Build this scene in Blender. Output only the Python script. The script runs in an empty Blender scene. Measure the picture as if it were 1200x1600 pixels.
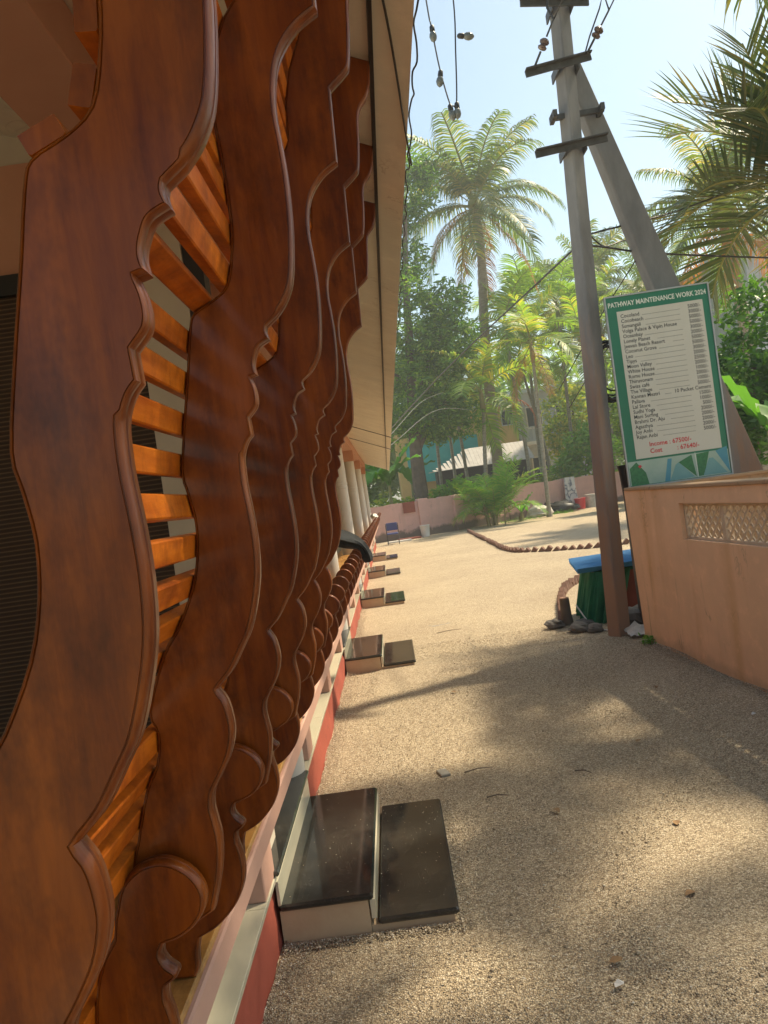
import bpy, math, random
import numpy as np
from mathutils import Vector, Matrix

random.seed(7)
rng = np.random.default_rng(7)
scene = bpy.context.scene
R = math.radians

# ------------------------------------------------------------------ camera
cam_d = bpy.data.cameras.new("camera")
cam = bpy.data.objects.new("camera", cam_d)
scene.collection.objects.link(cam)
cam_d.sensor_width = 36.0
cam_d.sensor_height = 36.0
cam_d.lens = 27.0
cam_d.clip_start = 0.02
cam_d.clip_end = 600.0
cam.matrix_world = Matrix(((0.99024, 0.13917, 0.00727, 0.0),
                           (0.005, 0.01666, -0.99985, 0.0),
                           (-0.13927, 0.99013, 0.01581, 1.65),
                           (0, 0, 0, 1)))
scene.camera = cam

# ------------------------------------------------------------------ sky, sun, exposure
SUN_EL, SUN_AZ = R(56), R(62)          # azimuth measured from +Y towards +X
world = bpy.data.worlds.new("World")
scene.world = world
world.use_nodes = True
wn = world.node_tree
wn.nodes.clear()
sky = wn.nodes.new("ShaderNodeTexSky")
sky.sky_type = 'NISHITA'
sky.sun_disc = False
sky.sun_elevation = SUN_EL
sky.sun_rotation = SUN_AZ
sky.air_density = 1.0
sky.dust_density = 1.6
sky.ozone_density = 1.0
bg = wn.nodes.new("ShaderNodeBackground")
bg.inputs[1].default_value = 0.10
wo = wn.nodes.new("ShaderNodeOutputWorld")
tint = wn.nodes.new("ShaderNodeMix")          # warm colour cast on the whole sky, serving as white balance
tint.data_type = 'RGBA'
tint.blend_type = 'MULTIPLY'
tint.inputs[0].default_value = 1.0
tint.inputs[7].default_value = (0.93, 0.945, 0.80, 1)
wn.links.new(sky.outputs[0], tint.inputs[6])
wn.links.new(tint.outputs[2], bg.inputs[0])
wn.links.new(bg.outputs[0], wo.inputs[0])

sd = bpy.data.lights.new("sun", 'SUN')
sd.energy = 2.9
sd.angle = R(1.6)
sd.color = (1.0, 0.86, 0.62)
sun = bpy.data.objects.new("sun", sd)
scene.collection.objects.link(sun)
to_sun = Vector((math.sin(SUN_AZ) * math.cos(SUN_EL), math.cos(SUN_AZ) * math.cos(SUN_EL), math.sin(SUN_EL)))
sun.rotation_euler = (-to_sun).to_track_quat('-Z', 'Y').to_euler()
sun.location = (20, 12, 30)

vs = scene.view_settings
vs.view_transform = 'Standard'
vs.look = 'None'
vs.gamma = 1.0
vs.use_curve_mapping = False
vs.exposure = 1.38

# ------------------------------------------------------------------ helpers
C = scene.collection


def tag(o, label=None, cat=None, group=None, kind=None):
    if label: o["label"] = label
    if cat: o["category"] = cat
    if group: o["group"] = group
    if kind: o["kind"] = kind
    return o


def empty(name, loc=(0, 0, 0), rz=0.0, label=None, cat=None, group=None):
    o = bpy.data.objects.new(name, None)
    C.objects.link(o)
    o.empty_display_size = 0.2
    o.location = loc
    o.rotation_euler = (0, 0, rz)
    return tag(o, label, cat, group)


class MB:
    """collects shapes; build() links them as one mesh object"""
    def __init__(s):
        s.v, s.f = [], []

    def add(s, v, f):
        n = len(s.v)
        s.v += [tuple(p) for p in v]
        s.f += [tuple(i + n for i in q) for q in f]
        return s

    def box(s, x0, x1, y0, y1, z0, z1, b=0.0):
        if b <= 0:
            v = [(x0, y0, z0), (x1, y0, z0), (x1, y1, z0), (x0, y1, z0), (x0, y0, z1), (x1, y0, z1), (x1, y1, z1), (x0, y1, z1)]
            f = [(3, 2, 1, 0), (4, 5, 6, 7), (0, 1, 5, 4), (1, 2, 6, 5), (2, 3, 7, 6), (3, 0, 4, 7)]
            return s.add(v, f)
        # chamfered box
        v = []
        for (zz, ins) in ((z0, b), (z0 + b, 0), (z1 - b, 0), (z1, b)):
            a0, a1, c0, c1 = x0 + ins, x1 - ins, y0 + ins, y1 - ins
            k = b if ins == 0 else b * 0.5
            v += [(a0 + k, c0, zz), (a1 - k, c0, zz), (a1, c0 + k, zz), (a1, c1 - k, zz), (a1 - k, c1, zz), (a0 + k, c1, zz), (a0, c1 - k, zz), (a0, c0 + k, zz)]
        f = [tuple(range(7, -1, -1)), tuple(range(24, 32))]
        for r in range(3):
            for i in range(8):
                j = (i + 1) % 8
                f.append((r * 8 + i, r * 8 + j, r * 8 + 8 + j, r * 8 + 8 + i))
        return s.add(v, f)

    def tube(s, pts, rad, n=8, cap=True):
        pts = [Vector(p) for p in pts]
        if not hasattr(rad, '__len__'): rad = [rad] * len(pts)
        vs_, fs = [], []
        up = Vector((0, 0, 1))
        t0 = (pts[1] - pts[0]).normalized()
        a = t0.cross(up if abs(t0.z) < .95 else Vector((1, 0, 0))).normalized()
        for i, p in enumerate(pts):
            t = (pts[min(i + 1, len(pts) - 1)] - pts[max(i - 1, 0)]).normalized()
            a = (a - t * a.dot(t)).normalized()
            b = t.cross(a)
            for k in range(n):
                an = 2 * math.pi * k / n
                vs_.append(p + (a * math.cos(an) + b * math.sin(an)) * rad[i])
        for i in range(len(pts) - 1):
            for k in range(n):
                j = (k + 1) % n
                fs.append((i * n + k, i * n + j, i * n + n + j, i * n + n + k))
        if cap:
            fs.append(tuple(range(n - 1, -1, -1)))
            m = (len(pts) - 1) * n
            fs.append(tuple(range(m, m + n)))
        return s.add(vs_, fs)

    def lathe(s, prof, c=(0, 0, 0), n=16):
        vs_, fs = [], []
        for (r, z) in prof:
            for k in range(n):
                a = 2 * math.pi * k / n
                vs_.append((c[0] + r * math.cos(a), c[1] + r * math.sin(a), c[2] + z))
        for i in range(len(prof) - 1):
            for k in range(n):
                j = (k + 1) % n
                fs.append((i * n + k, i * n + j, i * n + n + j, i * n + n + k))
        fs.append(tuple(range(n - 1, -1, -1)))
        m = (len(prof) - 1) * n
        fs.append(tuple(range(m, m + n)))
        return s.add(vs_, fs)

    def prism_y(s, poly, y0, y1):
        n = len(poly)
        v = [(x, y0, z) for x, z in poly] + [(x, y1, z) for x, z in poly]
        f = [tuple(range(n)), tuple(range(2 * n - 1, n - 1, -1))]
        for i in range(n):
            j = (i + 1) % n
            f.append((j, i, n + i, n + j))
        return s.add(v, f)

    def mesh(s, name, mat=None, smooth=False):
        me = bpy.data.meshes.new(name)
        me.from_pydata([tuple(p) for p in s.v], [], s.f)
        me.validate()
        me.update()
        if smooth:
            me.polygons.foreach_set("use_smooth", [True] * len(me.polygons))
            try: me.set_sharp_from_angle(angle=R(40))
            except Exception: pass
        if mat: me.materials.append(mat)
        return me

    def build(s, name, mat, parent=None, smooth=False, loc=None):
        o = bpy.data.objects.new(name, s.mesh(name, mat, smooth))
        C.objects.link(o)
        if parent: o.parent = parent
        if loc: o.location = loc
        return o


def link(name, me, parent=None, mw=None):
    o = bpy.data.objects.new(name, me)
    C.objects.link(o)
    if parent: o.parent = parent
    if mw is not None: o.matrix_local = mw
    return o


def np_mesh(name, verts, quads, mat, tris=None):
    """fast mesh from numpy arrays"""
    me = bpy.data.meshes.new(name)
    nv = len(verts)
    me.vertices.add(nv)
    me.vertices.foreach_set("co", np.asarray(verts, np.float32).ravel())
    k = quads.shape[1]
    me.loops.add(quads.size)
    me.loops.foreach_set("vertex_index", quads.astype(np.int32).ravel())
    me.polygons.add(len(quads))
    me.polygons.foreach_set("loop_start", np.arange(0, quads.size, k, dtype=np.int32))
    me.update(calc_edges=True)
    if mat: me.materials.append(mat)
    return me


def spline(run, k=4):
    if len(run) < 3: return [Vector(p) for p in run]
    P = [Vector(p) for p in run]
    P = [P[0] * 2 - P[1]] + P + [P[-1] * 2 - P[-2]]
    out = []
    for i in range(1, len(P) - 2):
        for j in range(k):
            t = j / k
            a, b, c, d = P[i - 1], P[i], P[i + 1], P[i + 2]
            out.append(0.5 * ((2 * b) + (c - a) * t + (2 * a - 5 * b + 4 * c - d) * t * t + (3 * b - a - 3 * c + d) * t ** 3))
    out.append(P[-2])
    return out


# ------------------------------------------------------------------ materials
def nodes(name):
    m = bpy.data.materials.new(name)
    m.use_nodes = True
    nt = m.node_tree
    nt.nodes.clear()
    out = nt.nodes.new("ShaderNodeOutputMaterial")
    return m, nt, out


def ramp(nt, fac, stops):
    r = nt.nodes.new("ShaderNodeValToRGB")
    e = r.color_ramp.elements
    while len(e) < len(stops): e.new(0.5)
    for i, (p, c) in enumerate(stops):
        e[i].position = p
        e[i].color = (c[0], c[1], c[2], 1) if hasattr(c, '__len__') else (c, c, c, 1)
    nt.links.new(fac, r.inputs[0])
    return r


def coords(nt, scale=(1, 1, 1), kind="Object", rot=(0, 0, 0)):
    tc = nt.nodes.new("ShaderNodeTexCoord")
    mp = nt.nodes.new("ShaderNodeMapping")
    mp.inputs["Scale"].default_value = scale
    mp.inputs["Rotation"].default_value = rot
    nt.links.new(tc.outputs[kind], mp.inputs[0])
    return mp.outputs[0]


def noise(nt, vec, scale, detail=4, rough=0.55, dist=0.0):
    n = nt.nodes.new("ShaderNodeTexNoise")
    n.inputs["Scale"].default_value = scale
    n.inputs["Detail"].default_value = detail
    n.inputs["Roughness"].default_value = rough
    n.inputs["Distortion"].default_value = dist
    nt.links.new(vec, n.inputs["Vector"])
    return n.outputs["Fac"]


def mixc(nt, a, b, fac, mode='MIX'):
    x = nt.nodes.new("ShaderNodeMix")
    x.data_type = 'RGBA'
    x.blend_type = mode
    for i, val in ((6, a), (7, b), (0, fac)):
        if isinstance(val, (int, float)): x.inputs[i].default_value = val
        elif isinstance(val, tuple): x.inputs[i].default_value = (*val, 1)
        else: nt.links.new(val, x.inputs[i])
    return x.outputs[2]


def bump(nt, h, strength, dist=0.01):
    b = nt.nodes.new("ShaderNodeBump")
    b.inputs["Strength"].default_value = strength
    b.inputs["Distance"].default_value = dist
    nt.links.new(h, b.inputs["Height"])
    return b.outputs[0]


def pbsdf(nt, out, col, rough=0.6, normal=None, metal=0.0, coat=0.0, spec=0.5):
    p = nt.nodes.new("ShaderNodeBsdfPrincipled")
    if isinstance(col, tuple): p.inputs["Base Color"].default_value = (*col, 1)
    else: nt.links.new(col, p.inputs["Base Color"])
    if isinstance(rough, (int, float)): p.inputs["Roughness"].default_value = rough
    else: nt.links.new(rough, p.inputs["Roughness"])
    p.inputs["Metallic"].default_value = metal
    p.inputs["Coat Weight"].default_value = coat
    p.inputs["Coat Roughness"].default_value = 0.13
    p.inputs["Specular IOR Level"].default_value = spec
    if normal: nt.links.new(normal, p.inputs["Normal"])
    nt.links.new(p.outputs[0], out.inputs[0])
    return p


def plain(name, c1, c2=None, rough=0.6, scale=6.0, bumps=0.15, bscale=60.0, stretch=(1, 1, 1), metal=0.0, coat=0.0, bdist=0.004, spec=0.5):
    """two-tone mottled paint / stone / metal"""
    m, nt, out = nodes(name)
    v = coords(nt, stretch)
    if c2 is None: c2 = tuple(x * 0.8 for x in c1)
    n1 = noise(nt, v, scale, 6, 0.6)
    col = ramp(nt, n1, [(0.3, c2), (0.68, c1)]).outputs[0]
    nb = noise(nt, v, bscale, 3, 0.6)
    pbsdf(nt, out, col, rough, bump(nt, nb, bumps, bdist) if bumps else None, metal, coat, spec)
    return m


def wood_mat(name, dark, light, rough=0.32, coat=0.35, axis=(14, 14, 2.2)):
    m, nt, out = nodes(name)
    v = coords(nt, axis)
    info = nt.nodes.new("ShaderNodeObjectInfo")
    add = nt.nodes.new("ShaderNodeVectorMath")
    add.operation = 'ADD'
    nt.links.new(v, add.inputs[0])
    sc = nt.nodes.new("ShaderNodeVectorMath"); sc.operation = 'SCALE'; sc.inputs[3].default_value = 40
    cmb = nt.nodes.new("ShaderNodeCombineXYZ")
    for i in range(3): nt.links.new(info.outputs["Random"], cmb.inputs[i])
    nt.links.new(cmb.outputs[0], sc.inputs[0])
    nt.links.new(sc.outputs[0], add.inputs[1])
    vv = add.outputs[0]
    big = noise(nt, vv, 0.8, 3, 0.5, 0.6)
    fine = noise(nt, vv, 5.0, 6, 0.65, 0.3)
    mx = nt.nodes.new("ShaderNodeMath"); mx.operation = 'ADD'
    hl = nt.nodes.new("ShaderNodeMath"); hl.operation = 'MULTIPLY'; hl.inputs[1].default_value = 0.42
    nt.links.new(fine, hl.inputs[0])
    h2 = nt.nodes.new("ShaderNodeMath"); h2.operation = 'MULTIPLY'; h2.inputs[1].default_value = 0.62
    nt.links.new(big, h2.inputs[0])
    nt.links.new(hl.outputs[0], mx.inputs[0]); nt.links.new(h2.outputs[0], mx.inputs[1])
    col = ramp(nt, mx.outputs[0], [(0.36, dark), (0.66, light)]).outputs[0]
    # greasy grime patches
    gr = ramp(nt, noise(nt, coords(nt, (9, 9, 5)), 1.1, 5, 0.75), [(0.47, 0.0), (0.68, 0.75)]).outputs[0]
    col = mixc(nt, col, tuple(x * 0.45 for x in dark), gr)
    rg = ramp(nt, noise(nt, vv, 2.0, 5, 0.7), [(0.3, rough * 0.8), (0.75, min(1, rough * 1.7))]).outputs[0]
    pbsdf(nt, out, col, rg, bump(nt, fine, 0.22, 0.003), 0, coat, 0.22)
    return m


def leaf_mat(name, c1, c2, c3=None, transl=0.35, rough=0.45, tcol=None):
    """leaves: colour varies per leaf and per object; light passes through"""
    m, nt, out = nodes(name)
    geo = nt.nodes.new("ShaderNodeNewGeometry")
    info = nt.nodes.new("ShaderNodeObjectInfo")
    a = nt.nodes.new("ShaderNodeMath"); a.operation = 'MULTIPLY'; a.inputs[1].default_value = 0.6
    nt.links.new(geo.outputs["Random Per Island"], a.inputs[0])
    b = nt.nodes.new("ShaderNodeMath"); b.operation = 'MULTIPLY_ADD'; b.inputs[1].default_value = 0.4
    nt.links.new(info.outputs["Random"], b.inputs[0]); nt.links.new(a.outputs[0], b.inputs[2])
    stops = [(0.1, c1), (0.7, c2)] if c3 is None else [(0.1, c1), (0.62, c2), (0.93, c3)]
    col = ramp(nt, b.outputs[0], stops).outputs[0]
    p = nt.nodes.new("ShaderNodeBsdfPrincipled")
    nt.links.new(col, p.inputs["Base Color"])
    p.inputs["Roughness"].default_value = rough
    t = nt.nodes.new("ShaderNodeBsdfTranslucent")
    tc = mixc(nt, col, tcol if tcol else (1.6, 1.7, 0.5), 1.0, 'MULTIPLY')
    nt.links.new(tc, t.inputs[0])
    mx = nt.nodes.new("ShaderNodeMixShader")
    mx.inputs[0].default_value = transl
    nt.links.new(p.outputs[0], mx.inputs[1]); nt.links.new(t.outputs[0], mx.inputs[2])
    nt.links.new(mx.outputs[0], out.inputs[0])
    return m


def stained_wall(name, base, stain, dark, zscale=0.5, drips=1.0, base_dirt=None):
    """painted plaster with rain streaks and mildew"""
    m, nt, out = nodes(name)
    v = coords(nt, (1, 1, 1))
    vd = coords(nt, (6, 6, zscale))
    mott = noise(nt, v, 2.5, 6, 0.6)
    col = ramp(nt, mott, [(0.3, tuple(x * 0.86 for x in base)), (0.7, base)]).outputs[0]
    st = ramp(nt, noise(nt, vd, 0.8, 2.5, 0.5, 0.35), [(0.5, 0.0), (0.74, 0.8 * drips)]).outputs[0]
    msk = ramp(nt, noise(nt, v, 0.9, 3, 0.6), [(0.38, 0.0), (0.62, 1.0)]).outputs[0]
    col = mixc(nt, col, stain, mixc(nt, st, msk, 1.0, 'MULTIPLY'))
    col = mixc(nt, col, tuple(min(1, x * 1.15) for x in base), ramp(nt, noise(nt, v, 7, 5, 0.7), [(0.55, 0.0), (0.7, 0.5)]).outputs[0])
    dk = ramp(nt, noise(nt, coords(nt, (10, 10, 0.9)), 1.0, 4, 0.7, 0.5), [(0.62, 0.0), (0.76, 0.65 * drips)]).outputs[0]
    col = mixc(nt, col, dark, dk)
    if base_dirt:
        z0, z1, amt = base_dirt       # mildew creeping up from the foot with a ragged edge
        tc = nt.nodes.new("ShaderNodeTexCoord")
        sx = nt.nodes.new("ShaderNodeSeparateXYZ")
        nt.links.new(tc.outputs["Object"], sx.inputs[0])
        mr = nt.nodes.new("ShaderNodeMapRange")
        mr.inputs[1].default_value = z1; mr.inputs[2].default_value = z0
        mr.inputs[3].default_value = -0.55; mr.inputs[4].default_value = 0.55
        nt.links.new(sx.outputs[2], mr.inputs[0])
        ad = nt.nodes.new("ShaderNodeMath"); ad.operation = 'ADD'
        nt.links.new(mr.outputs[0], ad.inputs[0])
        nt.links.new(noise(nt, v, 2.2, 6, 0.7, 0.3), ad.inputs[1])
        rr = ramp(nt, ad.outputs[0], [(0.52, 0.0), (0.72, amt)]).outputs[0]
        col = mixc(nt, col, dark, rr)
    ck = ramp(nt, noise(nt, coords(nt, (1.6, 1.6, 1.1)), 1.0, 5, 0.6, 0.8), [(0.494, 0.0), (0.5, 0.55), (0.506, 0.0)]).outputs[0]
    ckm = ramp(nt, noise(nt, v, 1.7, 2, 0.5), [(0.52, 0.0), (0.6, 1.0)]).outputs[0]
    col = mixc(nt, col, dark, mixc(nt, ck, ckm, 1.0, 'MULTIPLY'))
    nb = noise(nt, v, 45, 4, 0.65)
    pbsdf(nt, out, col, 0.85, bump(nt, nb, 0.25, 0.004))
    return m


M = {}
M['wood'] = wood_mat('varnished_wood', (0.088, 0.0145, 0.0009), (0.235, 0.057, 0.003), 0.36, 0.28, (16, 16, 1.8))
M['slat'] = wood_mat('slat_wood', (0.34, 0.062, 0.004), (0.66, 0.18, 0.010), 0.38, 0.2, (14, 2.2, 14))
M['seat'] = wood_mat('seat_wood', (0.30, 0.13, 0.03), (0.52, 0.28, 0.08), 0.3, 0.3, (14, 2.2, 14))
M['darkwood'] = plain('dark_wood', (0.022, 0.018, 0.015), (0.012, 0.01, 0.009), 0.5, 8)
M['pink'] = plain('pink_paint', (0.56, 0.33, 0.25), (0.50, 0.28, 0.21), 0.75, 3, 0.1)
M['peach'] = plain('peach_paint', (0.60, 0.31, 0.20), (0.54, 0.27, 0.17), 0.8, 3, 0.1)
M['cream'] = plain('cream_paint', (0.62, 0.54, 0.42), (0.55, 0.47, 0.36), 0.8, 2, 0.1)
M['colwhite'] = plain('column_paint', (0.66, 0.62, 0.55), (0.58, 0.53, 0.46), 0.6, 2.5, 0.05)
M['marble'] = plain('cream_marble', (0.62, 0.56, 0.42), (0.48, 0.45, 0.34), 0.16, 2.0, 0.0, stretch=(3, 0.6, 3))
M['red'] = stained_wall('red_plinth_paint', (0.40, 0.085, 0.05), (0.30, 0.06, 0.04), (0.16, 0.05, 0.035), 1.0, 0.7)
M['redrough'] = M['red']
M['stepside'] = plain('step_side_paint', (0.52, 0.39, 0.25), (0.45, 0.31, 0.19), 0.8, 5, 0.2)
M['ironpaint'] = plain('galvanised_iron', (0.09, 0.09, 0.09), (0.05, 0.047, 0.045), 0.55, 12, 0.1, metal=0.4)
M['wire'] = plain('cable_black', (0.025, 0.025, 0.028), (0.015, 0.015, 0.015), 0.5, 5, 0)
M['wiregrey'] = plain('cable_grey', (0.18, 0.17, 0.16), (0.12, 0.11, 0.1), 0.6, 5, 0)
M['ceramic'] = plain('insulator_ceramic', (0.10, 0.06, 0.05), (0.06, 0.04, 0.035), 0.25, 5, 0)
M['soffit'] = stained_wall('soffit_paint', (0.84, 0.77, 0.63), (0.72, 0.60, 0.46), (0.5, 0.41, 0.31), 1.0, 0.6)
M['farwall'] = stained_wall('far_wall_paint', (0.66, 0.40, 0.35), (0.52, 0.34, 0.28), (0.10, 0.085, 0.07), 0.8, 0.7, (0.0, 0.75, 0.85))
M['nearwall'] = stained_wall('near_wall_paint', (0.86, 0.53, 0.32), (0.62, 0.32, 0.13), (0.30, 0.18, 0.10), 0.3, 0.9, (-0.05, 0.25, 0.3))
M['moss'] = stained_wall('mossy_plaster', (0.44, 0.27, 0.15), (0.25, 0.2, 0.06), (0.08, 0.07, 0.04), 2.0, 1.0)
M['lattice'] = plain('lattice_concrete', (0.64, 0.50, 0.36), (0.54, 0.40, 0.27), 0.85, 12, 0.2)
M['brick'] = plain('edging_brick', (0.23, 0.12, 0.08), (0.13, 0.075, 0.055), 0.9, 9, 0.4, 40)
M['stone'] = plain('grey_stone', (0.16, 0.14, 0.12), (0.09, 0.08, 0.07), 0.9, 9, 0.5, 30)
M['slabgrey'] = plain('pale_slab', (0.30, 0.28, 0.24), (0.22, 0.20, 0.165), 0.9, 14, 0.4, 60)
M['trunk'] = plain('coconut_bark', (0.38, 0.31, 0.23), (0.21, 0.17, 0.125), 0.9, 4, 0.6, 14, (1, 1, 4))
M['areca'] = plain('areca_bark', (0.34, 0.31, 0.25), (0.19, 0.17, 0.13), 0.85, 3, 0.3, 14, (1, 1, 6))
M['bark'] = plain('tree_bark', (0.20, 0.15, 0.11), (0.10, 0.075, 0.055), 0.95, 3, 0.6, 12)
M['shaft'] = plain('crownshaft_green', (0.16, 0.24, 0.07), (0.26, 0.14, 0.06), 0.5, 2, 0.05)
M['rachis'] = plain('frond_stem', (0.26, 0.25, 0.08), (0.17, 0.19, 0.05), 0.5, 3, 0)
M['white'] = plain('white_plastic', (0.72, 0.70, 0.66), (0.6, 0.58, 0.54), 0.5, 6, 0.05)
M['bulb'] = plain('bulb_glass', (0.12, 0.135, 0.135), (0.09, 0.10, 0.10), 0.2, 6, 0)
M['black'] = plain('black_plastic', (0.02, 0.02, 0.022), (0.013, 0.013, 0.014), 0.45, 6, 0.1)
M['blackcloth'] = plain('black_cloth', (0.016, 0.019, 0.023), (0.009, 0.011, 0.013), 0.9, 14, 0.2, 120)
M['greencloth'] = plain('green_cloth', (0.03, 0.20, 0.09), (0.02, 0.13, 0.06), 0.85, 8, 0.3, 200)
M['blue'] = plain('blue_sheet', (0.07, 0.28, 0.56), (0.045, 0.2, 0.44), 0.65, 5, 0.05)
M['redboard'] = plain('red_board', (0.30, 0.07, 0.04), (0.2, 0.05, 0.03), 0.7, 5, 0.1)
M['turq'] = plain('turquoise_paint', (0.02, 0.36, 0.36), (0.02, 0.30, 0.31), 0.7, 2, 0.05)
M['yellow'] = plain('yellow_paint', (0.58, 0.40, 0.14), (0.5, 0.34, 0.12), 0.8, 2, 0.05)
M['sheet'] = plain('grey_roof_sheet', (0.45, 0.42, 0.38), (0.34, 0.31, 0.28), 0.6, 3, 0.1)
M['bwhite'] = plain('white_house_paint', (0.46, 0.49, 0.50), (0.36, 0.39, 0.40), 0.8, 2, 0.05)
M['pane'] = plain('dark_window', (0.03, 0.04, 0.05), (0.02, 0.025, 0.03), 0.1, 2, 0)
M['bluebox'] = plain('blue_plastic', (0.05, 0.08, 0.28), (0.04, 0.06, 0.2), 0.5, 4, 0)
M['sack'] = plain('white_sack', (0.62, 0.58, 0.52), (0.42, 0.39, 0.34), 0.85, 10, 0.4, 40)
M['signgreen'] = plain('sign_green', (0.02, 0.19, 0.105), (0.018, 0.165, 0.09), 0.35, 3, 0)
M['signwhite'] = plain('sign_white', (0.62, 0.60, 0.52), (0.58, 0.56, 0.48), 0.35, 3, 0)
M['signframe'] = plain('sign_frame_metal', (0.45, 0.46, 0.46), (0.35, 0.36, 0.36), 0.45, 6, 0.05, metal=0.5)
M['ink'] = plain('print_black', (0.03, 0.035, 0.04), (0.025, 0.03, 0.03), 0.45, 6, 0)
M['inkred'] = plain('print_red', (0.62, 0.05, 0.06), (0.58, 0.045, 0.05), 0.45, 6, 0)
M['inkwhite'] = plain('print_white', (0.72, 0.76, 0.68), (0.68, 0.72, 0.64), 0.45, 6, 0)
M['pic_sky'] = plain('print_pale', (0.42, 0.52, 0.44), (0.30, 0.44, 0.36), 0.4, 5, 0)
M['pic_blue'] = plain('print_blue', (0.10, 0.33, 0.42), (0.06, 0.26, 0.36), 0.4, 5, 0)
M['pic_path'] = plain('print_path', (0.20, 0.40, 0.40), (0.15, 0.34, 0.34), 0.4, 5, 0)
M['pic_green'] = plain('print_leafgreen', (0.03, 0.15, 0.06), (0.05, 0.24, 0.09), 0.4, 40, 0)
M['dryleaf'] = plain('dry_leaf', (0.33, 0.20, 0.09), (0.2, 0.11, 0.05), 0.8, 20, 0)

# polished black granite
m, nt, out = nodes('black_granite')
v = coords(nt)
sp = ramp(nt, noise(nt, v, 260, 2, 0.5), [(0.55, (0.014, 0.015, 0.015)), (0.72, (0.05, 0.052, 0.05))]).outputs[0]
dust = ramp(nt, noise(nt, v, 4, 6, 0.7), [(0.42, 0.0), (0.8, 0.28)]).outputs[0]
col = mixc(nt, sp, (0.15, 0.125, 0.095), dust)
rg = ramp(nt, noise(nt, v, 5, 5, 0.7), [(0.35, 0.05), (0.75, 0.16)]).outputs[0]
pbsdf(nt, out, col, rg)
M['granite'] = m

# weathered concrete pole, orange laterite dust towards camera side comes from paint patches
m, nt, out = nodes('concrete_pole')
v = coords(nt, (1, 1, 0.35))
c1 = ramp(nt, noise(nt, v, 3, 6, 0.65), [(0.3, (0.14, 0.14, 0.145)), (0.7, (0.25, 0.25, 0.25))]).outputs[0]
pt = ramp(nt, noise(nt, coords(nt, (5, 5, 0.7)), 1.2, 5, 0.6), [(0.45, 0.0), (0.65, 0.6)]).outputs[0]
tcp = nt.nodes.new("ShaderNodeTexCoord"); sxp = nt.nodes.new("ShaderNodeSeparateXYZ")
nt.links.new(tcp.outputs["Object"], sxp.inputs[0])
mrp = nt.nodes.new("ShaderNodeMapRange")                 # red laterite dust washed up from the ground
mrp.inputs[1].default_value = 4.2; mrp.inputs[2].default_value = 0.3; mrp.inputs[3].default_value = -0.3; mrp.inputs[4].default_value = 0.35
nt.links.new(sxp.outputs[2], mrp.inputs[0])
adp = nt.nodes.new("ShaderNodeMath"); adp.operation = 'ADD'
nt.links.new(mrp.outputs[0], adp.inputs[0]); nt.links.new(noise(nt, coords(nt, (5, 5, 0.7)), 1.2, 5, 0.65), adp.inputs[1])
pt = ramp(nt, adp.outputs[0], [(0.42, 0.0), (0.75, 0.8)]).outputs[0]
c1 = mixc(nt, c1, (0.34, 0.18, 0.10), pt)
pbsdf(nt, out, c1, 0.9, bump(nt, noise(nt, v, 30, 4, 0.7), 0.4, 0.006))
M['pole'] = m

# bamboo blind: fine horizontal sticks
m, nt, out = nodes('bamboo_blind')
w = nt.nodes.new("ShaderNodeTexWave")
w.wave_type = 'BANDS'; w.bands_direction = 'Z'
w.inputs["Scale"].default_value = 17.0
w.inputs["Distortion"].default_value = 0.15
nt.links.new(coords(nt), w.inputs["Vector"])
col = ramp(nt, w.outputs["Fac"], [(0.0, (0.035, 0.017, 0.008)), (0.82, (0.06, 0.028, 0.013)), (0.93, (0.13, 0.08, 0.04))]).outputs[0]
pbsdf(nt, out, col, 0.7, bump(nt, w.outputs["Fac"], 0.4, 0.003))
M['blind'] = m

# gravel
m, nt, out = nodes('gravel')
v = coords(nt)
vo = nt.nodes.new("ShaderNodeTexVoronoi")
vo.inputs["Scale"].default_value = 150
vo.inputs["Randomness"].default_value = 1.0
nt.links.new(v, vo.inputs["Vector"])
sep = nt.nodes.new("ShaderNodeSeparateColor")
nt.links.new(vo.outputs["Color"], sep.inputs[0])
peb = ramp(nt, sep.outputs[0], [(0.0, (0.24, 0.185, 0.13)), (0.45, (0.45, 0.36, 0.255)), (0.8, (0.55, 0.455, 0.33)), (1.0, (0.72, 0.63, 0.50))]).outputs[0]
gap = ramp(nt, vo.outputs["Distance"], [(0.35, 1.06), (0.95, 0.5)]).outputs[0]
col = mixc(nt, peb, gap, 1.0, 'MULTIPLY')
big = ramp(nt, noise(nt, v, 0.6, 6, 0.65), [(0.3, (0.92, 0.89, 0.85)), (0.7, (1.16, 1.15, 1.08))]).outputs[0]
col = mixc(nt, col, big, 1.0, 'MULTIPLY')
soil = ramp(nt, noise(nt, v, 1.7, 6, 0.75, 0.3), [(0.58, 0.0), (0.78, 0.5)]).outputs[0]
col = mixc(nt, col, (0.32, 0.235, 0.14), soil)
inv = nt.nodes.new("ShaderNodeMath"); inv.operation = 'SUBTRACT'; inv.inputs[0].default_value = 1
nt.links.new(vo.outputs["Distance"], inv.inputs[1])
pbsdf(nt, out, col, 0.9, bump(nt, inv.outputs[0], 0.9, 0.008), spec=0.25)
M['gravel'] = m

m, nt, out = nodes('pebble')
geo = nt.nodes.new("ShaderNodeNewGeometry")
col = ramp(nt, geo.outputs["Random Per Island"], [(0.0, (0.21, 0.165, 0.115)), (0.4, (0.41, 0.33, 0.235)), (0.85, (0.53, 0.44, 0.32)), (1.0, (0.75, 0.68, 0.57))]).outputs[0]
pbsdf(nt, out, col, 0.85, spec=0.25)
M['pebble'] = m

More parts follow.
